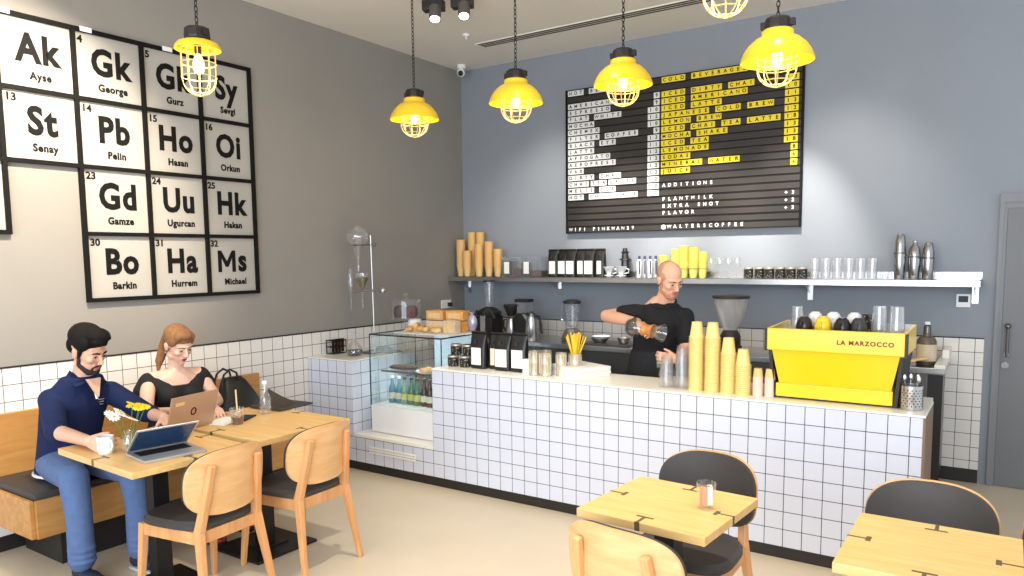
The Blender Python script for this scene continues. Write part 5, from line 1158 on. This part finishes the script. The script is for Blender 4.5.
def hand(mb, w, u, n, t, curl=(25, 30, 20), s=1.0, thumb=(0.55, 0.65, 0.45), spread=0.10):
    """w wrist, u along the fingers, n out of the palm, t towards the thumb"""
    w, u, n = V(w), V(u).normalized(), V(n).normalized(); t = (V(t) - u * V(t).dot(u)).normalized(); n = (n - u * n.dot(u) - t * n.dot(t)).normalized()
    lens = (0.92, 1.0, 0.94, 0.76); ends = []
    for i in range(4):
        off = 0.030 - 0.0205 * i
        k0 = w + (u * 0.012 + t * off * 0.55) * s; k1 = w + (u * (0.088 - 0.004 * abs(i - 1)) + t * off) * s
        mb.cap(k0, k1, 0.0135 * s, 0.0115 * s, 10)
        a = 0.0; p = k1; d0 = (u + t * spread * (1.5 - i) / 1.5).normalized()
        for j, L in enumerate((0.042, 0.026, 0.021)):
            a += rad(curl[j]); d = d0 * math.cos(a) + n * math.sin(a); q = p + d * L * lens[i] * s
            mb.cap(p, q, (0.0092 - 0.0008 * j) * s, (0.0086 - 0.0009 * j) * s, 8); p = q
        ends.append(p)
    b = w + (u * 0.028 + t * 0.024) * s; d = (u * thumb[0] + t * thumb[1] + n * thumb[2]).normalized(); m1 = b + d * 0.04 * s
    d2 = (d + u * 0.5).normalized(); mb.cap(b, m1, 0.0135 * s, 0.0105 * s, 10).cap(m1, m1 + d2 * 0.033 * s, 0.0102 * s, 0.0082 * s, 8)
    mb.ball(w + (u * 0.045) * s, (0.02 * s, 0.02 * s, 0.02 * s))
    return ends
def head_matrix(c, fwd, roll=0.0):
    f = V(fwd).normalized(); r = f.cross(V((0, 0, 1))).normalized(); u = r.cross(f)
    m = Matrix((r, f, u)).transposed() @ Matrix.Rotation(roll, 3, 'Y')
    return Matrix.Translation(V(c)) @ m.to_4x4()
def head_shape(mb, HM, female=False, s=1.0):
    R = HM.to_3x3()
    def P(x, y, z): return HM @ (V((x, y, z)) * s)
    def B(x, y, z, rx, ry, rz): mb.ball(P(x, y, z), (rx * s, ry * s, rz * s), R, 18, 12)
    B(0, -0.012, 0.042, 0.076, 0.094, 0.080)            # skull
    B(0, 0.030, 0.000, 0.066, 0.060, 0.085)             # face
    B(0, 0.038, -0.055, 0.050 if female else 0.056, 0.050, 0.052)   # jaw
    B(0, 0.070, -0.092, 0.022, 0.020, 0.018)            # chin
    for q in (-1, 1):
        B(q * 0.036, 0.062, -0.018, 0.026, 0.024, 0.024)            # cheek
        B(q * 0.048, 0.010, -0.062, 0.022, 0.036, 0.028)            # jaw corner
        mb.cap(P(q * 0.010, 0.086, 0.030), P(q * 0.048, 0.072, 0.030), 0.0095 * s, 0.008 * s, 8)   # brow
        B(q * 0.076, -0.006, -0.006, 0.010, 0.018, 0.031)           # ear
        B(q * 0.084, -0.012, 0.006, 0.006, 0.014, 0.020)
        B(q * 0.031, 0.074, 0.006, 0.0165, 0.0135, 0.0115)          # eyelids
        B(q * 0.011, 0.101, -0.032, 0.0095, 0.009, 0.008)           # nostril
    mb.cap(P(0, 0.086, 0.022), P(0, 0.110, -0.026), 0.0085 * s, 0.0125 * s, 10)
    mb.cap(P(-0.017, 0.086, -0.056), P(0.017, 0.086, -0.056), 0.0085 * s, 0.0085 * s, 8)
    mb.cap(P(-0.013, 0.084, -0.067), P(0.013, 0.084, -0.067), 0.009 * s, 0.009 * s, 8)
def face_parts(HM, root, brow_m, lip_m, s=1.0, brow_r=0.0042, open_eye=0.5):
    R = HM.to_3x3()
    def P(x, y, z): return HM @ (V((x, y, z)) * s)
    for q in (-1, 1):
        e = MB().ball(P(q * 0.031, 0.0805, 0.0035), (0.0125 * s, 0.0092 * s, 0.0056 * s * (0.6 + open_eye)), R, 14, 10).build('eye', M['eyewhite'], root, smooth=True)
        MB().ball(P(q * 0.031, 0.0862, 0.002), (0.0058 * s, 0.0045 * s, 0.0054 * s), R, 12, 8).build('iris', M['iris'], e, smooth=True)
        MB().tube([P(q * 0.019, 0.088, 0.0085), P(q * 0.031, 0.0915, 0.0095), P(q * 0.043, 0.084, 0.0075)], [0.0012 * s, 0.0024 * s, 0.0013 * s], 6).build('eyelash', M['lash'], root, smooth=True)
        MB().tube([P(q * 0.013, 0.0955, 0.026), P(q * 0.030, 0.094, 0.0325), P(q * 0.050, 0.079, 0.026)], [brow_r * s * 0.8, brow_r * s, brow_r * s * 0.5], 8).build('eyebrow', brow_m, root, smooth=True)
    lp = MB().tube([P(-0.022, 0.088, -0.0595), P(-0.010, 0.0955, -0.0565), P(0, 0.0962, -0.0580), P(0.010, 0.0955, -0.0565), P(0.022, 0.088, -0.0595)], [0.0015 * s, 0.0040 * s, 0.0040 * s, 0.0040 * s, 0.0015 * s], 8)
    lp.tube([P(-0.020, 0.088, -0.0625), P(0, 0.0955, -0.0675), P(0.020, 0.088, -0.0625)], [0.0015 * s, 0.0050 * s, 0.0015 * s], 8)
    lp.build('lips', lip_m, root, smooth=True)
M['eyewhite'] = mat('eye_white', (214, 206, 198), 0.3); M['iris'] = mat('dark_iris', (44, 30, 22), 0.2); M['lash'] = mat('dark_lashes', (30, 22, 20), 0.6)
def skin(name, rgb):
    m = mat(name, rgb, 0.5, var=0.05, scale=20); b = m.node_tree.nodes['Principled BSDF']
    b.inputs['Subsurface Weight'].default_value = 0.12; b.inputs['Subsurface Radius'].default_value = (0.01, 0.004, 0.002); b.inputs['Subsurface Scale'].default_value = 0.6
    return m
M['skin_a'] = skin('light_skin', (226, 176, 150)); M['skin_b'] = skin('fair_skin', (232, 188, 166)); M['skin_c'] = skin('warm_skin', (232, 178, 148))
M['hair_k'] = mat('black_hair', (20, 17, 16), 0.8, var=0.5, scale=60, bump=0.6, spec=0.2); M['hair_r'] = mat('auburn_hair', (142, 100, 66), 0.6, var=0.45, scale=45, bump=0.5, spec=0.3); M['hair_s'] = mat('cropped_brown_hair', (196, 150, 126), 0.7, var=0.3, scale=90)
M['beard_k'] = mat('black_beard', (44, 34, 31), 0.7, var=0.5, scale=90, bump=0.5); M['beard_b'] = mat('short_brown_beard', (182, 128, 102), 0.75, var=0.4, scale=90)
M['lip_m'] = mat('lip', (186, 116, 104), 0.4); M['lip_f'] = mat('red_lipstick', (150, 44, 52), 0.35)
M['shirt'] = mat('navy_blue_shirt', (27, 38, 74), 0.85, var=0.15, scale=16, bump=0.35, spec=0.2); M['jeans'] = mat('blue_denim', (84, 108, 152), 0.85, var=0.22, scale=26, bump=0.35)
M['tee'] = mat('black_cotton', (22, 21, 23), 0.85, var=0.2, scale=18, bump=0.35); M['dress'] = mat('black_jersey', (20, 19, 21), 0.8, var=0.2, scale=18, bump=0.25)
M['shoe'] = mat('navy_trainers', (34, 40, 58), 0.6); M['sole'] = mat('pale_sole', (190, 192, 196), 0.6); M['trouser'] = mat('dark_trousers', (34, 33, 36), 0.85)
def shoe(root, ankle, fwd, m='shoe', floor=0.0):
    f = V((fwd[0], fwd[1], 0)).normalized(); a = V((ankle[0], ankle[1], floor)); R = Matrix((f.cross(V((0, 0, 1))), f, V((0, 0, 1)))).transposed()
    b = MB()
    b.ball(a + f * -0.02 + V((0, 0, 0.05)), (0.040, 0.055, 0.045), R).ball(a + f * 0.07 + V((0, 0, 0.042)), (0.044, 0.09, 0.034), R).ball(a + f * 0.14 + V((0, 0, 0.036)), (0.043, 0.055, 0.027), R).cap(a + V((0, 0, 0.06)), a + V((0, 0, 0.10)), 0.042, 0.042)
    so = blob('shoe', b, m, root, 0.006, 4)
    q = MB(); q.loft([ering(a + f * 0.06 + V((0, 0, z)), 0.046, 0.138, R @ V((1, 0, 0)), f, 24, 2.8) for z in (0.004, 0.02)]); q.build('sole', 'sole' if m == 'shoe' else 'black', so, smooth=True)

# ---- man in the blue shirt on the bench
def man():
    t = thing('person', 'person with dark hair and beard in a navy shirt and jeans on the bench', 'person', (0.36, -4.20, 0.462))
    Z3 = V((0, 0, 1)); hf = V((0.97, 0.12, 0)).normalized(); rt = V((hf.y, -hf.x, 0))   # rt = his right
    hip, waist, chest, shl, nk = V((0.36, -4.235, 0.56)), V((0.375, -4.235, 0.70)), V((0.415, -4.22, 0.87)), V((0.450, -4.205, 0.975)), V((0.480, -4.20, 1.045))
    secs = [(hip - Z3 * 0.07, 0.13, 0.10, rt, hf), (hip, 0.165, 0.125, rt, hf), (waist, 0.150, 0.115, rt, hf), (chest, 0.165, 0.115, rt, hf), (shl, 0.135, 0.085, rt, hf), (nk, 0.070, 0.062, rt, hf)]
    sr, sl = V((0.430, -4.350, 0.918)), V((0.480, -4.045, 0.920))
    er, wr = V((0.655, -4.435, 0.785)), V((1.060, -4.470, 0.795))
    el, wl = V((0.665, -3.945, 0.80)), V((0.935, -3.995, 0.812))
    hc = V((0.550, -4.195, 1.185)); HM = head_matrix(hc, (0.86, 0.30, -0.40), 0.06)
    b = MB(); torso_loft(b, secs)
    b.cap(nk - Z3 * 0.04, hc + V((-0.03, 0, -0.05)), 0.058, 0.054)
    for s_, e_, w_ in ((sr, er, wr), (sl, el, wl)): b.cap(s_, e_, 0.052, 0.042).cap(e_, w_, 0.043, 0.028)
    hr, hl = hip + rt * 0.09 + Z3 * -0.02, hip - rt * 0.09 + Z3 * -0.02
    kr, kl, ar, al = V((0.80, -4.43, 0.555)), V((0.96, -4.20, 0.56)), V((0.84, -4.435, 0.10)), V((0.94, -4.175, 0.10))
    for h_, k_, a_ in ((hr, kr, ar), (hl, kl, al)): b.cap(h_, k_, 0.078, 0.050).cap(k_, a_, 0.045, 0.034)
    head_shape(b, HM)
    hand(b, wr, (1, 0.12, -0.10), (0.1, 0.95, 0.1), (0, 0.3, 1), (30, 42, 30), thumb=(0.5, 0.5, 0.6))
    hand(b, wl, (0.94, -0.20, -0.22), (0, -0.2, -1), (-0.1, -1, 0), (14, 18, 14))
    blob('body', b, 'skin_a', t, 0.0048, 5)
    # shirt
    s = MB(); sec2 = [(hip - Z3 * 0.065, 0.175, 0.135, rt, hf)] + secs[1:5] + [(nk - Z3 * 0.005, 0.088, 0.076, rt, hf)]; torso_loft(s, sec2, 0.016)
    for s_ in (sr, sl): s.cap(nk - Z3 * 0.05 + (s_ - nk) * 0.28, s_, 0.055, 0.062)
    for s_, e_, w_, f in ((sr, er, wr, 0.12), (sl, el, wl, 0.34)):
        cuff = e_ + (w_ - e_) * f; s.cap(s_, e_, 0.066, 0.058).cap(e_, cuff, 0.058, 0.050)
    sh = blob('shirt', s, 'shirt', t, 0.008, 5, 'navy blue shirt')
    for q, a0 in ((1, 0.0), (-1, 0.0)):                # collar leaves
        side = rt * q; c = MB(); p0 = nk + side * 0.062 - hf * 0.01 + Z3 * 0.03; p1 = nk + side * 0.030 + hf * 0.085 - Z3 * 0.035; p2 = nk + side * 0.085 + hf * 0.075 - Z3 * 0.055; p3 = nk + side * 0.095 - hf * 0.005 - Z3 * 0.008
        off = (hf * 0.5 + side * 0.4 + Z3 * 0.4) * 0.010
        c.loft([[p0, p1, p2, p3], [p + off for p in (p0, p1, p2, p3)]]); c.build('collar', 'shirt', sh)
    pk = MB().tube([nk + hf * 0.10 - Z3 * 0.06, nk + hf * 0.122 - Z3 * 0.13], 0.007, 6).build('placket', 'paper', sh, 'pale inner placket')
    v_ = MB(); c0 = nk + hf * 0.092 - Z3 * 0.045
    v_.loft([[c0 + rt * 0.042 + Z3 * 0.03, c0 - rt * 0.042 + Z3 * 0.03, c0 - rt * 0.004 - Z3 * 0.07 + hf * 0.034, c0 + rt * 0.004 - Z3 * 0.07 + hf * 0.034], [c0 + rt * 0.042 + Z3 * 0.03 + hf * 0.012, c0 - rt * 0.042 + Z3 * 0.03 + hf * 0.012, c0 - rt * 0.004 - Z3 * 0.07 + hf * 0.046, c0 + rt * 0.004 - Z3 * 0.07 + hf * 0.046]]); v_.build('neck_opening', 'skin_a', sh, 'open neck')
    em_ = MB()
    for k in range(3): em_.box(chest + hf * 0.139 - rt * 0.07 + Z3 * (0.03 - 0.014 * k), (0.004, 0.035 - 0.008 * k, 0.004), (0, 0, 0.12))
    em_.build('emblem', 'alu', sh, 'small pale chest emblem')
    # jeans
    j = MB(); torso_loft(j, [(hip - Z3 * 0.085, 0.15, 0.115, rt, hf), (hip - Z3 * 0.02, 0.172, 0.132, rt, hf), (hip + Z3 * 0.05, 0.160, 0.122, rt, hf)], 0.012)
    for h_, k_, a_ in ((hr, kr, ar), (hl, kl, al)):
        j.cap(h_, k_, 0.100, 0.076).cap(k_, a_ + V((0, 0, 0.26)), 0.075, 0.064).cap(a_ + V((0, 0, 0.26)), a_ + V((0.0, 0, 0.02)), 0.064, 0.066)
        for z in (0.02, 0.05, 0.085): j.ball(a_ + V((0.006, 0, z)), (0.072, 0.070, 0.014))
    blob('jeans', j, 'jeans', t, 0.008, 4, 'blue jeans')
    MB().loft([ering(hip - Z3 * 0.075, 0.196, 0.158, rt, hf, 28), ering(hip - Z3 * 0.062, 0.197, 0.159, rt, hf, 28)]).build('shirt_hem', 'paper', t, 'pale hem of an undershirt')
    shoe(t, ar, (1, 0.05)); shoe(t, al, (1, 0.15))
    # hair, beard, face
    def P(x, y, z): return HM @ V((x, y, z))
    R = HM.to_3x3(); h = MB()
    h.ball(P(0, -0.024, 0.074), (0.090, 0.104, 0.082), R, 20, 14).ball(P(0, 0.040, 0.116), (0.070, 0.064, 0.040), R).ball(P(0.012, 0.072, 0.095), (0.050, 0.034, 0.026), R).ball(P(0, -0.075, 0.02), (0.068, 0.045, 0.070), R)
    for q in (-1, 1): h.ball(P(q * 0.066, 0.0, 0.062), (0.024, 0.058, 0.048), R).ball(P(q * 0.072, 0.016, 0.012), (0.010, 0.015, 0.034), R)
    for k in range(16):
        a = k * 2.4; rr = 0.055 * (k / 16) ** 0.5; h.ball(P(rr * math.cos(a), 0.03 + rr * math.sin(a) * 1.1, 0.128 - 0.25 * rr), (0.022, 0.026, 0.014), R, 10, 8)
    blob('hair', h, 'hair_k', t, 0.005, 3, 'short thick black hair')
    bd = MB()
    for q in (-1, 1):
        bd.cap(P(q * 0.069, 0.014, -0.02), P(q * 0.063, 0.022, -0.062), 0.0085, 0.013, 10).cap(P(q * 0.060, 0.025, -0.065), P(q * 0.030, 0.066, -0.098), 0.015, 0.018, 10)
        bd.tube([P(q * 0.004, 0.100, -0.0475), P(q * 0.018, 0.0945, -0.050), P(q * 0.029, 0.084, -0.066), P(q * 0.026, 0.080, -0.085)], [0.0052, 0.006, 0.0055, 0.007], 8)
    bd.ball(P(0, 0.074, -0.097), (0.028, 0.022, 0.019), R)
    blob('beard', bd, 'beard_k', t, 0.0035, 2, 'short dark beard')
    face_parts(HM, t, M['hair_k'], M['lip_m'], brow_r=0.0048, open_eye=0.05)
man()

# ---- woman in the black top
def woman():
    t = thing('person', 'person with auburn hair in a black top seated behind the rose-gold laptop', 'person', (0.33, -3.56, 0.462))
    Z3 = V((0, 0, 1)); hf = V((0.98, -0.16, 0)).normalized(); rt = V((hf.y, -hf.x, 0))
    hip, waist, chest, shl, nk = V((0.31, -3.56, 0.555)), V((0.315, -3.56, 0.69)), V((0.34, -3.56, 0.83)), V((0.355, -3.56, 0.935)), V((0.365, -3.56, 0.99))
    secs = [(hip - Z3 * 0.07, 0.13, 0.10, rt, hf), (hip, 0.165, 0.125, rt, hf), (waist, 0.122, 0.095, rt, hf), (chest, 0.148, 0.108, rt, hf), (shl, 0.150, 0.078, rt, hf), (nk, 0.060, 0.055, rt, hf)]
    sr, sl = shl + rt * 0.170 - Z3 * 0.02, shl - rt * 0.170 - Z3 * 0.02
    er, wr = V((0.50, -3.85, 0.755)), V((0.80, -3.80, 0.80))
    el, wl = V((0.50, -3.36, 0.755)), V((0.83, -3.62, 0.80))
    hc = V((0.415, -3.565, 1.145)); HM = head_matrix(hc, (0.90, 0.02, -0.42), 0.05)
    b = MB(); torso_loft(b, secs)
    b.cap(nk - Z3 * 0.05, hc + V((-0.03, 0, -0.05)), 0.048, 0.046)
    for q in (-1, 1): b.ball(chest + hf * 0.085 + rt * q * 0.07 - Z3 * 0.01, (0.060, 0.060, 0.060)).cap(nk - Z3 * 0.045 + rt * q * 0.03, shl + rt * q * 0.15, 0.045, 0.048)
    for s_, e_, w_ in ((sr, er, wr), (sl, el, wl)): b.cap(s_, e_, 0.048, 0.038).cap(e_, w_, 0.038, 0.024)
    hr, hl = hip + rt * 0.085 + Z3 * -0.02, hip - rt * 0.085 + Z3 * -0.02
    kr, kl, ar, al = V((0.76, -3.70, 0.55)), V((0.76, -3.52, 0.55)), V((0.86, -3.72, 0.07)), V((0.80, -3.50, 0.07))
    for h_, k_, a_ in ((hr, kr, ar), (hl, kl, al)): b.cap(h_, k_, 0.080, 0.055).cap(k_, a_, 0.052, 0.034)
    head_shape(b, HM, True, 0.97)
    hand(b, wr, (0.92, 0.15, -0.22), (0, 0.1, -1), (0, 1, 0), (18, 22, 16), 0.92)
    hand(b, wl, (0.92, -0.22, -0.22), (0, 0.1, -1), (0, -1, 0), (18, 22, 16), 0.92)
    blob('body', b, 'skin_b', t, 0.0048, 5)
    d = MB(); torso_loft(d, [(hip - Z3 * 0.05, 0.165, 0.125, rt, hf)] + secs[1:4] + [(shl - Z3 * 0.045, 0.165, 0.092, rt, hf)], 0.014)
    for q in (-1, 1):
        d.ball(chest + hf * 0.085 + rt * q * 0.07 - Z3 * 0.01, (0.073, 0.073, 0.072))
        d.cap(shl + rt * q * 0.168 - Z3 * 0.012, shl + rt * q * 0.205 - Z3 * 0.075, 0.058, 0.060)
        d.cap(shl + rt * q * 0.165 - Z3 * 0.01, chest + hf * 0.06 + rt * q * 0.09 + Z3 * 0.03, 0.052, 0.06).cap(shl + rt * q * 0.165 - Z3 * 0.01, chest - hf * 0.06 + rt * q * 0.09 + Z3 * 0.03, 0.050, 0.05)
    blob('top', d, 'dress', t, 0.008, 5, 'black wide-neck top')
    k = MB(); torso_loft(k, [(hip - Z3 * 0.085, 0.15, 0.115, rt, hf), (hip - Z3 * 0.02, 0.172, 0.130, rt, hf), (hip + Z3 * 0.04, 0.155, 0.12, rt, hf)], 0.010)
    for h_, k_, a_ in ((hr, kr, ar), (hl, kl, al)): k.cap(h_, k_, 0.094, 0.068).cap(k_, a_ + V((0, 0, 0.05)), 0.066, 0.046)
    blob('trousers', k, 'trouser', t, 0.008, 4, 'dark trousers')
    M['redshoe'] = M.get('redshoe') or mat('dark_red_shoe', (120, 40, 36), 0.5)
    shoe(t, ar, (1, -0.1), 'redshoe'); shoe(t, al, (1, 0.0), 'redshoe')
    s = 0.97
    def P(x, y, z): return HM @ (V((x, y, z)) * s)
    R = HM.to_3x3(); h = MB()
    h.ball(P(0, -0.020, 0.058), (0.081, 0.098, 0.078), R, 20, 14).ball(P(0, 0.035, 0.098), (0.062, 0.052, 0.032), R).ball(P(0, -0.080, 0.02), (0.062, 0.040, 0.062), R)
    for q in (-1, 1): h.ball(P(q * 0.066, 0.000, 0.050), (0.018, 0.060, 0.046), R).ball(P(q * 0.050, 0.052, 0.085), (0.022, 0.024, 0.026), R)
    h.cap(P(0.01, -0.10, 0.02), P(0.02, -0.115, -0.08), 0.036, 0.034).cap(P(0.02, -0.115, -0.08), P(0.045, -0.10, -0.17), 0.034, 0.026).cap(P(0.045, -0.10, -0.17), P(0.06, -0.075, -0.225), 0.024, 0.010)
    blob('hair', h, 'hair_r', t, 0.005, 4, 'auburn hair tied back')
    face_parts(HM, t, mat('brown_eyebrow', (128, 82, 52), 0.6), M['lip_f'], s, 0.0030, 0.1)
    er_ = MB()
    for q in (-1, 1): er_.ball(P(q * 0.083, -0.002, -0.042), 0.0055)
    er_.build('earring', 'steel', t, 'small earrings', smooth=True)
woman()

# ---- barista behind the counter
def barista():
    t = thing('person', 'person with shaved head in a black t-shirt pouring coffee behind the counter', 'person', (2.80, -1.35, 0.0))
    Z3 = V((0, 0, 1)); hf = V((0.25, -0.97, 0)).normalized(); rt = V((hf.y, -hf.x, 0))      # rt = his right
    hip, waist, chest, shl, nk = V((2.715, -1.32, 0.90)), V((2.745, -1.34, 1.03)), V((2.80, -1.40, 1.21)), V((2.82, -1.43, 1.345)), V((2.845, -1.455, 1.405))
    secs = [(hip - Z3 * 0.10, 0.145, 0.11, rt, hf), (hip, 0.165, 0.12, rt, hf), (waist, 0.150, 0.108, rt, hf), (chest, 0.172, 0.115, rt, hf), (shl - Z3 * 0.01, 0.125, 0.082, rt, hf), (nk, 0.064, 0.058, rt, hf)]
    sr, sl = shl + rt * 0.172 - Z3 * 0.060, shl - rt * 0.166 - Z3 * 0.082
    er, wr = V((2.435, -1.50, 1.255)), V((2.745, -1.655, 1.235))
    el, wl = V((3.02, -1.45, 1.03)), V((3.05, -1.70, 1.01))
    hc = V((2.915, -1.515, 1.522)); HM = head_matrix(hc, (0.78, -0.50, -0.46), 0.08)
    b = MB(); torso_loft(b, secs)
    b.cap(nk - Z3 * 0.05, hc + V((-0.015, 0.03, -0.05)), 0.060, 0.056)
    for s_, e_, w_ in ((sr, er, wr), (sl, el, wl)): b.cap(s_, e_, 0.054, 0.046).cap(e_, e_ + (w_ - e_) * 0.4, 0.047, 0.044).cap(e_ + (w_ - e_) * 0.4, w_, 0.044, 0.029)
    hr, hl = hip + rt * 0.09 - Z3 * 0.06, hip - rt * 0.09 - Z3 * 0.06
    legs = [(hr, V((2.64, -1.36, 0.48)), V((2.66, -1.32, 0.08))), (hl, V((2.82, -1.36, 0.48)), V((2.86, -1.33, 0.08)))]
    for h_, k_, a_ in legs: b.cap(h_, k_, 0.085, 0.058).cap(k_, a_, 0.056, 0.038)
    head_shape(b, HM)
    hand(b, wr, (0.92, -0.15, -0.28), (0.1, -0.25, -1), (0.2, -1, 0.1), (38, 50, 35), 1.05, thumb=(0.5, 0.5, 0.7))
    hand(b, wl, (-0.72, -0.45, 0.05), (-0.45, -0.1, -0.2), (0, 0, 1), (30, 42, 30), thumb=(0.6, 0.45, 0.5))
    blob('body', b, 'skin_c', t, 0.0048, 5)
    s = MB(); torso_loft(s, [(hip - Z3 * 0.06, 0.17, 0.125, rt, hf)] + secs[1:5] + [(nk - Z3 * 0.045 - hf * 0.012, 0.080, 0.062, rt, hf)], 0.013)
    for s_ in (sr, sl): s.cap(nk - Z3 * 0.065 + (s_ - nk) * 0.38, s_, 0.050, 0.060)
    s.cap(sr, sr + (er - sr) * 0.42, 0.064, 0.066).cap(sl, sl + (el - sl) * 0.62, 0.064, 0.066)
    blob('t_shirt', s, 'tee', t, 0.008, 5, 'black t-shirt')
    rc = ering(nk - Z3 * 0.040 + hf * 0.004, 0.088, 0.084, rt, (hf - Z3 * 0.45), 28, 2.0); MB().tube(rc, 0.009, 8, closed=True).build('collar', 'tee', t, 'round neckline', smooth=True)
    a = MB(); torso_loft(a, [(V((2.72, -1.34, 0.45)), 0.19, 0.15, rt, hf), (hip - Z3 * 0.12, 0.175, 0.135, rt, hf), (waist - Z3 * 0.02, 0.158, 0.118, rt, hf)], 0.02)
    blob('apron', a, 'trouser', t, 0.009, 4, 'dark apron')
    l = MB()
    for h_, k_, a_ in legs: l.cap(h_, k_, 0.098, 0.072).cap(k_, a_ + Z3 * 0.03, 0.070, 0.056)
    blob('trousers', l, 'trouser', t, 0.009, 4)
    for h_, k_, a_ in legs: shoe(t, a_, (0.2, -1), 'black')
    def P(x, y, z): return HM @ V((x, y, z))
    R = HM.to_3x3(); h = MB(); h.ball(P(0, -0.024, 0.044), (0.0765, 0.088, 0.076), R, 24, 16)
    for q in (-1, 1): h.ball(P(q * 0.055, -0.01, 0.035), (0.0235, 0.055, 0.042), R)
    blob('hair', h, 'hair_s', t, 0.005, 3, 'closely shaved hair')
    bd = MB()
    for q in (-1, 1):
        bd.cap(P(q * 0.068, 0.014, -0.015), P(q * 0.062, 0.022, -0.062), 0.007, 0.012, 10).cap(P(q * 0.058, 0.028, -0.068), P(q * 0.028, 0.066, -0.098), 0.014, 0.016, 10)
    bd.ball(P(0, 0.074, -0.098), (0.026, 0.021, 0.017), R)
    bd.tube([P(-0.024, 0.088, -0.051), P(0, 0.099, -0.047), P(0.024, 0.088, -0.051)], 0.0048, 8)
    blob('beard', bd, 'beard_b', t, 0.0035, 3, 'short brown beard')
    face_parts(HM, t, mat('brown_eyebrow', (96, 62, 46), 0.6), M['lip_m'], 1.0, 0.0036, 0.05)
    d_ = (wr - er).normalized(); c_ = wr - d_ * 0.012; x_ = d_.orthogonal().normalized(); y_ = d_.cross(x_)
    MB().tube([c_ + (x_ * math.cos(2 * PI * k / 20) + y_ * math.sin(2 * PI * k / 20)) * 0.034 for k in range(20)], 0.0045, 8, closed=True).build('bracelet', 'black', t, 'thin dark bracelet', smooth=True)
barista()
# glass coffee carafe with wooden collar, held in his right hand
cf = thing('coffee_carafe', 'glass coffee carafe with wooden collar held tilted by the barista', 'carafe', (2.84, -1.705, 1.19), room=False)
ax = V((0.92, -0.10, -0.12)).normalized(); q_ = ax.to_track_quat('Z', 'Y').to_matrix()
MB().lathe([(0, -0.155), (0.05, -0.15), (0.066, -0.12), (0.066, -0.09), (0.04, -0.03), (0.027, 0.0), (0.04, 0.05), (0.062, 0.115), (0.059, 0.115), (0.037, 0.05), (0.024, 0.0), (0.037, -0.03), (0.062, -0.09), (0.062, -0.118), (0.047, -0.145), (0, -0.15)], (0, 0, 0), 28, q_).build('body', 'glass', cf, smooth=True)
M['collar'] = wood('carafe_wood', (190, 120, 56), (214, 150, 82))
MB().lathe([(0.041, -0.032), (0.046, -0.03), (0.034, 0.0), (0.047, 0.045), (0.042, 0.047), (0.029, 0.0)], (0, 0, 0), 24, q_).build('collar', 'collar', cf, 'wooden collar', smooth=True)
MB().lathe([(0, -0.148), (0.046, -0.143), (0.06, -0.118), (0.06, -0.10), (0.0, -0.10)], (0, 0, 0), 24, q_).build('coffee', 'coffee', cf, 'dark coffee', smooth=True)
glass_cup('clear glass held by the barista in the hand resting on the counter', 2.965, -1.765, 0.955, 0.031, 0.036, 0.10, name='drinking_glass')
